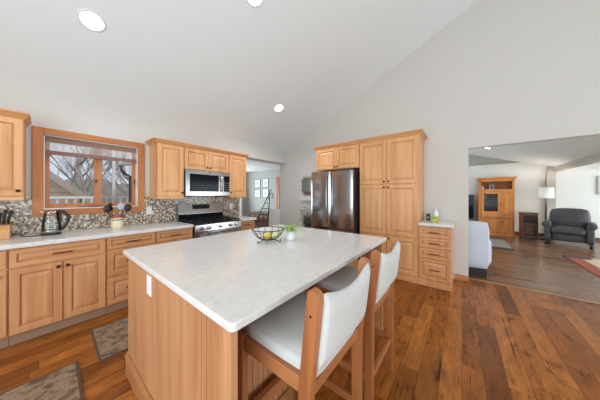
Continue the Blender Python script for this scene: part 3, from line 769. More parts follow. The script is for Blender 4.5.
# ------------------------------------------------------------------ counter stools
def make_stool():
    r = thing('counter_stool', (0, 0, 0), '', 'stool', 'counter stools at the island')
    W, D = .24, .21      # half width and half depth (outer)
    lw, ld = .032, .046
    for sx in (-1, 1):
        x0 = sx * W - (lw if sx > 0 else 0); 
        # rear post: vertical to the seat, then leaning back, rounded top
        yb = -D
        prof = [(yb, 0), (yb + ld, 0), (yb + ld + .004, .64), (yb + ld - .035, .993), (yb + ld - .040, 1.012), (yb + ld - .054, 1.022), (yb - .028, 1.019), (yb - .041, 1.006), (yb - .043, .985), (yb - .004, .64)]
        po = MB().prism([(x0, y, z) for y, z in prof], (lw, 0, 0), .003).build('rear_post', STW, r)
        m = MB()
        for z in (.58, .93): m.tube([(x0 - .001 if sx < 0 else x0 + lw - .004, yb + ld / 2 - (.03 if z > .8 else 0), z), (x0 + .004 if sx < 0 else x0 + lw + .001, yb + ld / 2 - (.03 if z > .8 else 0), z)], .0048, 10)
        m.build('bolt', HANDLE, po)
        MB().box(x0, x0 + lw, D - ld, D, 0, .70, .003).build('front_leg', STW, r)
        MB().box(x0 + .004, x0 + lw - .004, -D + ld, D - ld, .635, .695, .003).build('side_rail', STWY, r)
        MB().box(x0 + .006, x0 + lw - .006, -D + ld, D - ld, .235, .275, .003).build('side_stretcher', STWY, r)
    i = W - lw
    MB().box(-i, i, -D + .008, -D + .034, .615, .66, .003).build('rear_rail', STWX, r)
    MB().box(-i, i, D - .034, D - .008, .615, .66, .003).build('front_rail', STWX, r)
    MB().box(-i, i, D - .040, D - .006, .255, .315, .003).build('foot_rail', STWX, r)
    MB().box(-i, i, -D + .010, -D + .034, .225, .262, .003).build('rear_stretcher', STWX, r)
    MB().cushion(-i - .002, i + .002, -D + .006, D - .002, .657, .742, .02, .006).build('seat_cushion', FABRIC, r)
    # backrest: padded, bowed towards the rear, with a dipped top edge
    t = bmesh.new(); nx, nz = 18, 8; ring = {}
    def pt(u, w, side):
        x = u * (W - lw + .001)
        zt = .970 + .040 * u * u + (.006 if abs(u) > .9 else 0) - (.012 if abs(u) > .97 else 0)
        zb = .722 + .018 * (1 - u * u)
        z = zb + (zt - zb) * w
        lean = -.118 * (z - .64) - .018 * (1 - u * u) * .8
        th = .026 * math.sqrt(max(0.06, 1 - (2 * w - 1) ** 6)) * math.sqrt(max(.5, 1 - u ** 10))
        return Vector((x, -D + .002 + lean + side * th, z))
    for s_ in (1, -1):
        for a in range(nx + 1):
            for c in range(nz + 1): ring[s_, a, c] = t.verts.new(pt(2 * a / nx - 1, c / nz, s_))
    for s_ in (1, -1):
        for a in range(nx):
            for c in range(nz):
                t.faces.new((ring[s_, a, c], ring[s_, a + 1, c], ring[s_, a + 1, c + 1], ring[s_, a, c + 1]))
    for a in range(nx):
        for c in (0, nz): t.faces.new((ring[1, a, c], ring[1, a + 1, c], ring[-1, a + 1, c], ring[-1, a, c]))
    for c in range(nz):
        for a in (0, nx): t.faces.new((ring[1, a, c], ring[1, a, c + 1], ring[-1, a, c + 1], ring[-1, a, c]))
    bmesh.ops.recalc_face_normals(t, faces=list(t.faces))
    for f_ in t.faces: f_.smooth = True
    m = MB(); m._add(t); m.build('backrest', FABRIC, r)
    return r
st = make_stool()
st['label'] = 'wooden counter stool with white linen seat, the one nearest the camera'
st2 = copy_tree(st); st2['label'] = 'wooden counter stool with white linen seat, the farther one towards the pantry'
st.location = (.805, .62, 0); st2.location = (1.43, .62, 0)

# ------------------------------------------------------------------ on the island
b = thing('wire_fruit_bowl', (1.29, 1.40, .916), 'dark wire fruit bowl on footed stand, on the island', 'bowl')
BX, BYc, BZ0 = 1.29, 1.40, .916
m = MB(); rim = .145
m.tube([(BX + rim * math.cos(a * PI / 16), BYc + rim * math.sin(a * PI / 16), BZ0 + .115) for a in range(32)], .0042, 6, True)
m.tube([(BX + .115 * math.cos(a * PI / 16), BYc + .115 * math.sin(a * PI / 16), BZ0 + .06) for a in range(32)], .0025, 6, True)
m.tube([(BX + .06 * math.cos(a * PI / 12), BYc + .06 * math.sin(a * PI / 12), BZ0 + .022) for a in range(24)], .0025, 6, True)
for i in range(12):
    a = i * PI / 6; m.tube([(BX + r_ * math.cos(a), BYc + r_ * math.sin(a), BZ0 + z) for r_, z in ((.145, .115), (.135, .088), (.115, .06), (.09, .038), (.06, .022), (.0, .016))], .0028, 6)
m.build('wire_basket', plain('bowl_wire', (74, 66, 60), .5, .5), b)
m = MB()
for i in range(3):
    a = i * 2 * PI / 3 + 3.1
    m.tube([(BX + r_ * math.cos(a), BYc + r_ * math.sin(a), BZ0 + z) for r_, z in ((.06, .022), (.085, .012), (.105, .005), (.118, .008), (.122, .018), (.113, .022))], .004, 8)
m.build('scroll_foot', BLKM, b)
for (dx, dy, dz, lb, c, nm) in ((-.01, .0, .052, 'yellow lemon lying in the wire fruit bowl', (222, 190, 80), 'lemon'), (.045, -.05, .056, 'pale green pear in the wire fruit bowl', (206, 204, 150), 'pear')):
    q = thing(nm, (BX + dx, BYc + dy, BZ0 + dz - .034), lb, 'fruit')
    MB().lathe([(.004, -.046), (.012, -.042), (.026, -.028), (.033, 0), (.026, .028), (.012, .042), (.004, .046)], (BX + dx, BYc + dy, BZ0 + dz), 16, 'x').build('flesh', plain('peel_' + nm, c, .45, var=.1), q)
    MB().tube([(BX + dx + .044, BYc + dy, BZ0 + dz), (BX + dx + .056, BYc + dy, BZ0 + dz + .004)], .003, 6).build('stem', BARK, q)
p = thing('potted_grass', (1.478, 1.288, .916), 'small white pot of bright green spider grass on the island', 'plant')
PX, PY, PZ = 1.478, 1.288, .916
MB().lathe([(.001, 0), (.036, 0), (.039, .006), (.047, .088), (.044, .088), (.041, .078), (.001, .076)], (PX, PY, PZ), 24, cap=False).build('pot', POT, p)
MB().lathe([(.001, .080), (.042, .080)], (PX, PY, PZ), 20, cap=False).build('soil', plain('soil', (70, 54, 40), .95, var=.3), p)
rnd = random.Random(3); m = MB(); 
def blade(mb, base, a, L, rise, w):
    t = bmesh.new(); pr = None
    for i in range(7):
        k = i / 6; r_ = L * (k ** 1.25); z = rise * math.sin(k * PI * .78) - .045 * k * k
        c = Vector(base) + Vector((math.cos(a) * r_, math.sin(a) * r_, z)); sd = Vector((-math.sin(a), math.cos(a), 0)) * w * (1 - k) ** .45
        cur = (t.verts.new(c - sd), t.verts.new(c + Vector((0, 0, -.0012))), t.verts.new(c + sd))
        if pr:
            for q in (0, 1): t.faces.new((pr[q], pr[q + 1], cur[q + 1], cur[q]))
        pr = cur
    for f_ in t.faces: f_.smooth = True
    mb._add(t)
for i in range(80): blade(m, (PX + rnd.uniform(-.02, .02), PY + rnd.uniform(-.02, .02), PZ + .078), rnd.uniform(0, 2 * PI), rnd.uniform(.08, .165), rnd.uniform(.03, .085), .0042)
m.build('leaves', LEAF, p)

# ------------------------------------------------------------------ on the long counter
kx, ky = .055, 3.49
k_ = thing('electric_kettle', (kx, ky, .915), 'glass electric kettle with black handle below the window', 'kettle')
MB().lathe([(.001, .915), (.072, .915), (.074, .925), (.070, 0.936), (.001, 0.936)], (kx, ky, 0), 28, cap=False).build('power_base', BLKP, k_)
MB().lathe([(.001, 0.936), (.070, 0.936), (.071, 0.959), (.069, 0.969), (.001, 0.969)], (kx, ky, 0), 28, cap=False).build('heating_base', STEEL, k_)
MB().lathe([(.069, 0.969), (.067, 1.021), (.060, 1.096), (.050, 1.146)], (kx, ky, 0), 28, cap=False).build('jug', KGLASS, k_)
MB().lathe([(.051, 1.144), (.053, 1.152), (.050, 1.169), (.001, 1.174)], (kx, ky, 0), 28, cap=False).prism([(kx - .03, ky - .028, 1.144), (kx - .078, ky, 1.161), (kx - .03, ky + .028, 1.144)], (0, 0, .014)).build('lid', STEEL, k_)
MB().tube([(kx + .035, ky - .01, 1.169), (kx + .085, ky - .02, 1.161), (kx + .122, ky - .03, 1.115), (kx + .122, ky - .03, 1.065), (kx + .104, ky - .025, 1.009), (kx + .086, ky - .02, 0.977), (kx + .066, ky - .012, 0.965)], [.012, .016, .016, .015, .013, .012, .01], 10).build('handle', BLKP, k_)
MB().box(kx + .05, kx + .072, ky - .022, ky + .004, 0.977, 1.152, .006).build('handle_mount', BLKP, k_)
MB().tube([(kx - .07, ky + .01, .921), (kx - .12, ky - .01, .919), (kx - .17, ky + .02, .919), (kx - .20, ky + .1, .919), (kx - .19, ky + .19, .922)], .004, 6).build('power_cord', BLKP, k_)
cx, cy = .597, 3.50
c_ = thing('utensil_crock', (cx, cy, .915), 'cream stoneware crock with brown rim on the counter below the window', 'crock')
MB().lathe([(.001, .915), (.058, .915), (.062, .922), (.062, 1.05), (.058, 1.05), (.056, .93), (.001, .93)], (cx, cy, 0), 24, cap=False).build('body', CREAMC, c_)
MB().lathe([(.062, 1.05), (.063, 1.06), (.060, 1.08), (.063, 1.092), (.055, 1.092), (.055, 1.05)], (cx, cy, 0), 24, cap=False).build('rim', CROCKB, c_)
MB().lathe([(.0623, 1.02), (.0625, 1.032)], (cx, cy, 0), 24, cap=False).build('stripe', plain('crock_mark', (86, 70, 60), .6), c_)
def utensil(nm, lb, bx, by, tx, ty, tz, head, mt, hm):
    u = thing(nm, (cx + bx, cy + by, .935), lb, 'kitchen utensil', 'utensils in the crock')
    a = Vector((cx + bx, cy + by, .935)); e = Vector((cx + tx, cy + ty, tz))
    MB().tube([a, a.lerp(e, .5), e], .005, 8).build('handle', hm, u)
    d = (e - a).normalized(); m = MB()
    if head == 'spatula':
        q = d.to_track_quat('Z', 'Y').to_matrix(); c = e + d * .045
        m.box(c.x - .034, c.x + .034, c.y - .003, c.y + .003, c.z - .048, c.z + .048, .003, 2, q)
    elif head == 'spoon': m.ball(e + d * .03, .040, 1, .35, 1.25)
    else: 
        for i in range(4):
            an = i * PI / 4; sd = Vector((math.cos(an), math.sin(an), 0))
            m.tube([e + d * (.09 * j / 8) + sd * .026 * math.sin(PI * j / 8) for j in range(9)] , .0016, 5)
            m.tube([e + d * (.09 * j / 8) - sd * .026 * math.sin(PI * j / 8) for j in range(9)] , .0016, 5)
    m.build('head', mt, u)
GRY = plain('grey_silicone', (170, 178, 190), .45)
utensil('spatula', 'black spatula leaning left in the crock', -.02, .0, -.055, -.01, 1.15, 'spatula', BLKP, BLKP)
utensil('serving_spoon', 'black serving spoon leaning far left in the crock', -.03, .015, -.085, .0, 1.14, 'spoon', BLKP, BLKP)
utensil('serving_spoon', 'pale grey serving spoon near the middle of the crock', .01, .0, .03, -.02, 1.165, 'spoon', GRY, GRY)
utensil('spatula', 'pale grey spatula leaning right in the crock', .02, .01, .062, .0, 1.15, 'spatula', GRY, BLKP)
utensil('ladle', 'black ladle leaning farthest right in the crock', .03, .0, .098, -.01, 1.145, 'spoon', BLKP, BLKP)
kb = thing('knife_block', (-.27, 3.50, .915), 'slanted maple knife block at the left edge of the counter', 'knife block')
MB().prism([(-.335, 3.57, .916), (-.335, 3.44, .916), (-.335, 3.44, 1.0), (-.335, 3.475, 1.045), (-.335, 3.57, 1.075)], (.135, 0, 0), .004).build('body', CABX, kb)
KL = ['left', 'second from left', 'middle', 'second from right', 'right']
for i in range(5):
    x = -.318 + i * .026; L = .10 + .02 * (i % 2) + .01 * i
    kn = thing('kitchen_knife', (x, 3.505, 1.04), 'black handled knife in the knife block, %s of the five' % KL[i], 'knife', 'knives in the block')
    MB().box(x - .002, x + .002, 3.49, 3.52, .985, 1.058).build('blade', STEEL, kn)
    MB().tube([(x, 3.503, 1.052), (x + .004, 3.49, 1.052 + L * .5), (x + .008 + .004 * i, 3.47, 1.052 + L)], [.008, .011, .009], 8).build('handle', BLKP, kn)
# window sill bits
def stick(nm, x0, x1, y, c, lb, cat, r_=.008):
    o = thing(nm, ((x0 + x1) / 2, y, WZ0 + .014), lb, cat)
    MB().tube([(x0, y, WZ0 + .015 + r_), (x1, y, WZ0 + .015 + r_)], r_, 6).build('barrel', plain(nm + '_paint', c, .5), o)
    MB().tube([(x1, y, WZ0 + .015 + r_), (x1 + .02, y, WZ0 + .015 + r_)], [r_, .002], 6).build('tip', BLKP, o)
stick('marker_pen', .27, .44, 3.735, (96, 96, 104), 'slim grey pen lying on the window sill', 'pen')
stick('marker_pen', .36, .48, 3.762, (190, 60, 44), 'red pen lying on the window sill', 'pen')
stick('marker_pen', .72, .80, 3.745, (226, 178, 50), 'yellow pen lying at the right end of the window sill', 'pen')
# outlets
def outlet(x, z, lb, sw=False):
    o = thing('wall_outlet', (x, 3.70, z - .06), lb, 'outlet')
    MB().box(x - .036, x + .036, 3.694, 3.70, z - .058, z + .058, .002).build('plate', plain('outlet_ivory', (226, 218, 204), .5), o)
    m = MB(); m.box(x - .016, x + .016, 3.691, 3.695, z - .042, z - .008, .002); m.box(x - .016, x + .016, 3.691, 3.695, z + .008, z + .042, .002); m.build('socket', POT, o)
outlet(.995, 1.11, 'ivory outlet on the mosaic backsplash right of the window'); outlet(2.39, 1.115, 'ivory outlet on the mosaic backsplash right of the range')

# ------------------------------------------------------------------ mats
def mat(x0, x1, y0, y1, rz, lb):
    r = thing('kitchen_mat', ((x0 + x1) / 2, (y0 + y1) / 2, 0), lb, 'mat', None)
    MB().box(x0, x1, y0, y1, 0, .008, .003).build('border', MATE, r); MB().box(x0 + .016, x1 - .016, y0 + .016, y1 - .016, .003, .011, .002).build('pile', MAT, r)
    r.rotation_euler[2] = rz; return r
mat(-.75, .172, 1.85, 2.435, R(-1), 'mottled brown kitchen mat in the lower left corner of the photo')
mat(.285, 1.25, 2.27, 2.87, R(-1), 'mottled brown kitchen mat between the base cabinets and the island')

# ------------------------------------------------------------------ recessed ceiling lights
def can(x, y, slope, z, lb, rad=.095, power=16):
    o = thing('recessed_light', (x, y, z), lb, 'ceiling light', 'recessed ceiling lights')
    n = math.atan(slope)
    M = Matrix.Rotation(-n, 3, 'X')
    def T(b):
        for v in b.b.verts: v.co = Vector((x, y, z)) + M @ v.co
        return b
    T(MB().lathe([(rad * .82, -.001), (rad * .84, -.006), (rad, -.004), (rad + .004, .0), (rad * .82, .006)], (0, 0, 0), 32, cap=False)).build('trim_ring', WHITE, o)
    T(MB().lathe([(.001, -.003), (rad * .82, -.003)], (0, 0, 0), 32, cap=False)).build('lens', LAMPG, o)
    l = bpy.data.lights.new('lamp', 'SPOT'); l.energy = power; l.spot_size = R(150); l.spot_blend = .8; l.shadow_soft_size = .08; l.color = (.92, .97, 1)
    lo = bpy.data.objects.new('lamp', l); col.objects.link(lo); lo.parent = o; lo.location = Vector(M @ Vector((0, 0, -.03))); 
    return o
def kz(y): return H0 + SL * (3.71 - y)
can(.284, 2.70, SL, kz(2.70), 'large recessed ceiling light at the top left, above the window')
can(2.747, 2.684, SL, kz(2.684), 'recessed ceiling light above the cabinet at the hall opening', .095, 42)
can(1.383, 1.70, SL, kz(1.70), 'recessed ceiling light cut off by the top edge of the photo')
can(8.38, -.613, -.32, zc(-.613), 'recessed light in the grey living room ceiling', .08, 14)

# ------------------------------------------------------------------ mirror, ledge and plant left of the fridge
mr = thing('octagonal_mirror', (4.09, 2.98, 1.58), 'octagonal mirror on the wall left of the fridge', 'mirror')
def octo(w, h, cut, x): return [(x, 2.98 + a, 1.58 + b_) for a, b_ in ((w, h - cut), (w - cut, h), (-w + cut, h), (-w, h - cut), (-w, -h + cut), (-w + cut, -h), (w - cut, -h), (w, -h + cut))]
def octring(w0, h0, c0, x0, w1, h1, c1, x1):
    t = bmesh.new(); A = [t.verts.new(p_) for p_ in octo(w0, h0, c0, x0)]; B = [t.verts.new(p_) for p_ in octo(w1, h1, c1, x1)]
    for i in range(8): t.faces.new((A[i], A[(i + 1) % 8], B[(i + 1) % 8], B[i]))
    m = MB(); m._add(t); return m
fr = MB().prism(octo(.26, .25, .13, 4.098), (-.012, 0, 0)); fr.build('backing', plain('mirror_back', (214, 206, 196), .5), mr)
octring(.26, .25, .13, 4.086, .195, .19, .10, 4.070).build('bevel_frame', MIRROR, mr)
m = octring(.20, .195, .103, 4.072, .168, .163, .087, 4.062); m.build('inner_border', GOLD, mr)
MB().prism(octo(.188, .183, .097, 4.074), (-.004, 0, 0)).build('glass', MIRROR, mr)
tag(origin_at(MB().box(4.02, 4.098, 2.62, 3.20, 1.225, 1.25, .004).box(4.06, 4.098, 2.66, 3.16, 1.19, 1.225, .004).build('wall_ledge', WHITE), (4.09, 2.9, 1.22)), 'narrow white ledge under the octagonal mirror', 'shelf')
p = thing('leafy_plant', (3.86, 2.84, 0), 'dark green leafy plant standing left of the fridge', 'plant')
MB().lathe([(.001, 0), (.11, 0), (.14, .30), (.13, .30), (.12, .27), (.001, .26)], (3.86, 2.84, 0), 24, cap=False).build('pot', plain('dark_pot', (70, 64, 60), .6), p)
rnd = random.Random(9); m = MB(); l = MB()
for i in range(15):
    a = rnd.uniform(0, 2 * PI); sp = rnd.uniform(.05, .20); hh = rnd.uniform(.75, 1.06)
    pts = [Vector((3.86 + math.cos(a) * sp * k * k, 2.84 + math.sin(a) * sp * k * k, .26 + (hh - .26) * k)) for k in (0, .25, .5, .75, 1)]
    m.tube(pts, .005, 5)
    for j in range(10):
        k = .35 + .65 * j / 9; b_ = Vector((3.86 + math.cos(a) * sp * k * k, 2.84 + math.sin(a) * sp * k * k, .26 + (hh - .26) * k)); aa = rnd.uniform(0, 2 * PI)
        t = bmesh.new(); L = rnd.uniform(.09, .14); ws = (0, .026, .036, .022, 0); pr = None
        for q in range(5):
            kk = q / 4; c = b_ + Vector((math.cos(aa) * L * kk, math.sin(aa) * L * kk, .03 * math.sin(kk * PI * .8) - .02 * kk)); sd = Vector((-math.sin(aa), math.cos(aa), .15)) * max(ws[q], .002)
            cur = (t.verts.new(c - sd), t.verts.new(c), t.verts.new(c + sd))
            if pr:
                for z in (0, 1): t.faces.new((pr[z], pr[z + 1], cur[z + 1], cur[z]))
            pr = cur
        l._add(t)
m.build('stem', BARK, p); l.build('leaves', DLEAF, p)

# ------------------------------------------------------------------ hall things
for i, (y, z, lb) in enumerate(((7.55, 1.88, 'upper left framed print of the four on the hall wall'), (7.55, 1.41, 'lower left framed print of the four on the hall wall'), (7.0, 1.895, 'upper right framed print of the four on the hall wall'), (7.0, 1.43, 'lower right framed print of the four on the hall wall'))):
    o = thing('framed_print', (6.29, y, z - .19), lb, 'picture', 'four framed prints in the hall')
    fm = MB(); w, h = .205, .20
    fm.box(6.275, 6.298, y - w, y - w + .02, z - h, z + h); fm.box(6.275, 6.298, y + w - .02, y + w, z - h, z + h); fm.box(6.275, 6.298, y - w + .02, y + w - .02, z - h, z - h + .02); fm.box(6.275, 6.298, y - w + .02, y + w - .02, z + h - .02, z + h)
    fm.build('frame', plain('print_frame', (104, 102, 100), .5), o)
    MB().box(6.285, 6.298, y - w + .018, y + w - .018, z - h + .018, z + h - .018).build('mount', WHITE, o)
    MB().box(6.283, 6.286, y - .06, y + .06, z - .09, z + .09).build('print', plain('print_grey', (196, 198, 196), .6, var=.25, scale=30), o)
bn = thing('wooden_chest', (6.0, 7.0, 0), 'low dark wooden chest against the hall far wall', 'chest')
MB().box(5.72, 6.27, 6.2, 7.35, .06, .55, .006).build('body', WALNUT, bn); MB().box(5.69, 6.265, 6.17, 7.38, .55, .60, .008).build('lid', WALNUT, bn)
m = MB()
for i in range(4): m.panel((5.72, 7.33 - i * .285, .12), (0, -1, 0), ZV, NX, .27, .38, .012, .04)
m.build('front_panel', WALNUT, bn)
for x in (5.75, 6.22):
    for y in (6.24, 7.3): MB().box(x - .03, x + .03, y - .03, y + .03, 0, .06).build('foot', WALNUT, bn)
# wrought iron ladder stand
L0 = Vector((3.60, 4.17, 0))
ls = thing('iron_ladder_stand', (3.62, 4.2, 0), 'black wrought iron ladder stand in the hall opening', 'plant stand')
def lp(a, b_, z): return (3.62 + a * .78 + b_ * .62, 4.2 - a * .62 + b_ * .78, z)   # a: across the view, b: depth
def ra(z): return -.44 + .70 * z / 1.48          # left rail, leaning in to the top
def rb(z): return .10 + .15 * z / 1.48
m = MB(); m.tube([lp(ra(z), 0, z) for z in (0, .5, 1.0, 1.42)] + [lp(.25, 0, 1.48), lp(.29, 0, 1.47)], .011, 8)
m.tube([lp(rb(z), 0, z) for z in (0, .5, 1.0, 1.38)] + [lp(.28, 0, 1.40), lp(.32, 0, 1.34), lp(.31, 0, 1.27), lp(.27, 0, 1.27)], .011, 8); m.build('side_rail', BLKM, ls)
for k in (.25, .45, .65, .82, .98, 1.12, 1.24): MB().tube([lp(ra(k), 0, k), lp(rb(k), 0, k)], .009, 6).build('rung', BLKM, ls)
m = MB(); m.tube([lp(.23, .012, 1.34), lp(.21, .16, .7), lp(.19, .30, 0)], .010, 8); m.build('prop_leg', BLKM, ls)

# ------------------------------------------------------------------ living room things
# slipcovered sofa just past the opening
sf = thing('white_sofa', (4.75, .35, 0), 'white slipcovered sofa end just beyond the kitchen wall opening', 'sofa')
MB().box(4.45, 5.25, -.315, 1.5, .0, .135, .006).build('base', plain('sofa_base', (44, 34, 30), .6), sf)
MB().cushion(4.43, 4.62, -.345, 1.52, .12, .912, .07, .004).build('backrest', SLIP, sf)
MB().cushion(4.60, 5.30, -.385, -.13, .13, .62, .08, .015).build('armrest', SLIP, sf)
MB().cushion(4.62, 5.30, -.12, 1.5, .13, .46, .05, .015).build('seat_cushion', SLIP, sf)
# pine hutch
h = thing('pine_hutch', (9.7, -.88, 0), 'orange knotty pine hutch with glass door in the living room', 'hutch')
HX, Y0, Y1 = 9.40, -1.32, -.455
m = MB()
m.box(HX, 9.98, Y1 - .03, Y1, .08, 1.88); m.box(HX, 9.98, Y0, Y0 + .03, .08, 1.88); m.box(9.95, 9.98, Y0, Y1, .08, 1.88)
for z in (.08, .58, 1.50, 1.86): m.box(HX, 9.96, Y0 + .02, Y1 - .02, z, z + .025)
m.box(HX - .015, HX + .01, Y0, Y1, 1.80, 1.885); m.box(HX - .015, HX + .01, Y1 - .06, Y1, .08, 1.83); m.box(HX - .015, HX + .01, Y0, Y0 + .05, .08, 1.83); m.box(HX - .012, HX + .01, Y0, Y1, 1.47, 1.535)
m.build('carcass', PINE, h)
MB().box(HX - .06, 9.985, Y0 - .05, Y1 + .05, 1.885, 1.935, .01).build('cornice', PINE, h)
MB().box(HX - .035, 9.985, Y0 - .03, Y1 + .03, 0, .08, .008).build('plinth', PINE, h)
gd = MB(); y0, y1, z0, z1 = -1.0, Y1 - .065, .60, 1.465
gd.box(HX - .03, HX - .012, y0, y0 + .07, z0, z1); gd.box(HX - .03, HX - .012, y1 - .07, y1, z0, z1); gd.box(HX - .03, HX - .012, y0 + .07, y1 - .07, z0, z0 + .20); gd.box(HX - .03, HX - .012, y0 + .07, y1 - .07, z1 - .08, z1)
g_ = gd.build('glass_door', PINE, h)
MB().box(HX - .022, HX - .018, y0 + .07, y1 - .07, z0 + .20, z1 - .08).build('pane', GLASS, g_)
MB().box(HX + .0, 9.95, -1.01, -.99, .1, 1.5).build('divider', PINE, h)
MB().box(HX + .05, 9.93, -.99, Y1 - .03, 1.15, 1.165).build('shelf', WALNUT, h)
MB().box(9.925, 9.945, -.99, Y1 - .03, .62, 1.48).build('back_panel', WALNUT, h)
knob((HX - .03, y0 + .035, 1.02), NX, g_)
front('door', (HX - .012, y1, .11), UYm, NX, y1 - y0, .46, PINE, h, (.48, .36))
front('door', (HX - .012, -1.01, .60), UYm, NX, .255, .865, PINE, h, (.03, .42), .05); front('door', (HX - .012, -1.01, .11), UYm, NX, .255, .46, PINE, h, (.03, .36), .05)
v = thing('white_vase', (9.6, -.56, 1.525), 'small white vase on the top shelf of the pine hutch', 'vase')
MB().lathe([(.001, 0), (.03, 0), (.045, .05), (.03, .10), (.018, .13), (.024, .15), (.015, .15), (.01, .12)], (9.6, -.56, 1.525), 20, cap=False).build('body', POT, v); MB().lathe([(.024, .146), (.027, .15), (.024, .154), (.018, .15)], (9.6, -.56, 1.525), 20, cap=False).build('lip', GRY, v)
pf = thing('photo_frame', (9.6, -.80, 1.525), 'small standing photo frame on the top shelf of the pine hutch', 'picture frame')
MB().box(9.59, 9.605, -.865, -.735, 1.526, 1.70, .004).build('frame', GRY, pf); MB().box(9.585, 9.592, -.84, -.76, 1.555, 1.675).build('picture', plain('photo_dark', (90, 90, 92), .4, var=.3), pf); MB().box(9.605, 9.65, -.81, -.79, 1.526, 1.60).build('easel', BLKP, pf)
for i, (y, z, c, lb, nm) in enumerate(((-.60, 1.165, (150, 140, 132), 'grey jar on the middle shelf behind the hutch glass', 'storage_jar'), (-.78, 1.165, (120, 60, 44), 'reddish jar on the middle shelf behind the hutch glass', 'storage_jar'), (-.70, .605, (200, 196, 188), 'pale jar on the lower shelf behind the hutch glass', 'storage_jar'))):
    j = thing(nm, (9.6, y, z), lb, 'jar', 'jars behind the hutch glass')
    MB().lathe([(.001, 0), (.05, 0), (.055, .02), (.055, .16), (.04, .19), (.001, .19)], (9.6, y, z), 16, cap=False).build('body', plain('jar_glaze_%d' % i, c, .3), j); MB().lathe([(.042, .19), (.044, .21), (.01, .225)], (9.6, y, z), 16).build('lid', BLKP, j)
# television left of the hutch
tv = thing('television', (9.8, .2, 0), 'dark television screen left of the pine hutch, behind the sofa', 'television')
MB().box(9.70, 9.74, -.37, .95, .45, 1.36, .006).build('frame', plain('tv_frame', (104, 98, 92), .5), tv); MB().box(9.694, 9.702, -.33, .92, .49, 1.33).build('screen', BGLASS, tv)
MB().box(9.68, 9.84, .0, .6, .40, .425, .004).box(9.75, 9.79, .22, .38, .42, .60).build('stand', BLKP, tv)
ts = thing('media_console', (9.75, .3, 0), 'low dark media console under the television', 'console')
MB().box(9.5, 10.05, -.36, 1.1, .05, .40, .006).build('body', WALNUT, ts); MB().box(9.52, 10.03, -.32, 1.06, 0, .05).build('plinth', BLKP, ts)
# wooden side cabinet
s_ = thing('side_cabinet', (9.3, -1.6, 0), 'small dark walnut side cabinet right of the pine hutch', 'side cabinet')
MB().box(9.10, 9.50, -1.77, -1.43, .03, .78, .006).build('body', WALNUT, s_); MB().box(9.085, 9.51, -1.785, -1.415, .78, .805, .006).build('top', WALNUT, s_)
MB().panel((9.10, -1.45, .08), UYm, ZV, NX, .30, .38, .014, .04).build('door', WALNUT, s_); MB().box(9.095, 9.102, -1.74, -1.46, .50, .73, .002).build('upper_panel', plain('speaker_cloth', (48, 34, 28), .9), s_); MB().box(9.12, 9.48, -1.75, -1.45, 0, .03).build('plinth', BLKP, s_)
# floor lamp
fl = thing('floor_lamp', (9.42, -1.98, 0), 'floor lamp with white drum shade behind the armchair', 'lamp')
MB().lathe([(.001, 0), (.14, 0), (.14, .02), (.03, .035), (.001, .035)], (9.42, -1.98, 0), 24, cap=False).build('base', BLKM, fl)
MB().tube([(9.42, -1.98, .03), (9.42, -1.98, 1.34)], .016, 10).build('pole', BLKM, fl)
MB().lathe([(.165, 1.25), (.155, 1.57), (.15, 1.57), (.16, 1.25)], (9.42, -1.98, 0), 36, cap=False).build('lamp_shade', SHADE, fl)
MB().ball((9.42, -1.98, 1.40), .04).build('bulb', emit('bulb_glow', (255, 244, 226), 14), fl)
pl = bpy.data.lights.new('lamp', 'POINT'); pl.energy = 8; pl.shadow_soft_size = .05; pl.color = (1, .93, .82)
po = bpy.data.objects.new('lamp', pl); col.objects.link(po); po.parent = fl; po.location = (0, 0, 1.47)
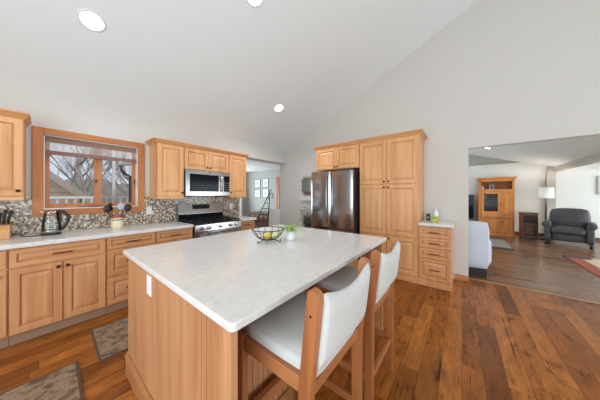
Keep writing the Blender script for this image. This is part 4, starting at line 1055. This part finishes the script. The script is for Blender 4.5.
# armchair (faces -x locally, then turned)
ac = thing('armchair', (8.85, -2.26, 0), 'dark grey armchair with rolled arms beside the floor lamp', 'armchair')
A = (8.85, -2.26)
def w_(x, y): return A[0] + x, A[1] + y
def ab(x0, x1, y0, y1): return A[0] + x0, A[0] + x1, A[1] + y0, A[1] + y1
MB().cushion(*ab(-.36, .36, -.31, .31), .12, .34, .03, .01).build('seat_base', GREYF, ac)
MB().cushion(*ab(-.42, .20, -.30, .30), .32, .50, .055, .02).build('seat_cushion', GREYF, ac)
MB().cushion(*ab(.16, .40, -.345, .345), .36, 1.0, .07, .03, Matrix.Rotation(R(10), 3, 'Y'), (A[0] + .25, A[1], .4)).build('backrest', GREYF, ac)
for s in (-1, 1):
    arm = MB().cushion(*ab(-.40, .34, min(s * .30, s * .43), max(s * .30, s * .43)), .10, .60, .03, .005)
    arm.lathe([(.001, -.425), (.07, -.42), (.082, -.41), (.082, .30), (.06, .34), (.001, .345)], (A[0], A[1] + s * .39, .575), 20, 'x', cap=False)
    arm.build('armrest', GREYF, ac)
for x in (-.36, .33):
    for y in (-.38, .38): MB().lathe([(.022, 0), (.03, .06), (.036, .12)], (A[0] + x, A[1] + y, 0), 12).build('leg', BLKP, ac)
ac.rotation_euler[2] = R(-16); ac.scale = (.94, .94, .96)
# rugs
RED = fabric('rug_red', (168, 68, 36), (144, 54, 28), 90); NAVY = fabric('rug_navy', (40, 44, 58), (30, 32, 44), 90); CREAM = fabric('rug_cream', (208, 190, 160), (186, 166, 136), 90)
rg = thing('area_rug', (6.0, -3.0, 0), 'cream rug with red and navy borders on the living room floor', 'rug')
MB().box(4.7, 7.16, -4.4, -1.76, 0, .010, .003).build('field', CREAM, rg)
MB().box(4.7, 7.16, -1.96, -1.757, .001, .013, .002).build('side_border', RED, rg)
MB().box(6.98, 7.163, -2.10, -1.755, .002, .014, .002).build('corner_block', NAVY, rg)
mt_ = thing('floor_mat', (7.9, -.65, 0), 'narrow grey mat with dark ends in front of the pine hutch', 'mat')
MB().box(7.08, 8.75, -.985, -.35, 0, .008, .002).build('field', fabric('mat_grey', (150, 138, 122), (124, 112, 98), 60), mt_)
MB().box(7.06, 7.28, -.99, -.345, .001, .010, .002).build('end_band', NAVY, mt_); MB().box(8.56, 8.77, -.99, -.345, .001, .010, .002).build('end_band', NAVY, mt_)
cv = thing('canvas_picture', (10.08, -3.4, 1.38), 'pale canvas picture on the white wall at the right edge of the photo', 'picture')
MB().box(10.06, 10.098, -3.95, -3.10, 1.36, 1.90, .004).build('stretcher', plain('canvas_edge', (196, 194, 190), .7), cv); MB().box(10.056, 10.061, -3.94, -3.11, 1.37, 1.89).build('picture', plain('canvas_tone', (190, 188, 184), .7, var=.15, scale=5), cv)
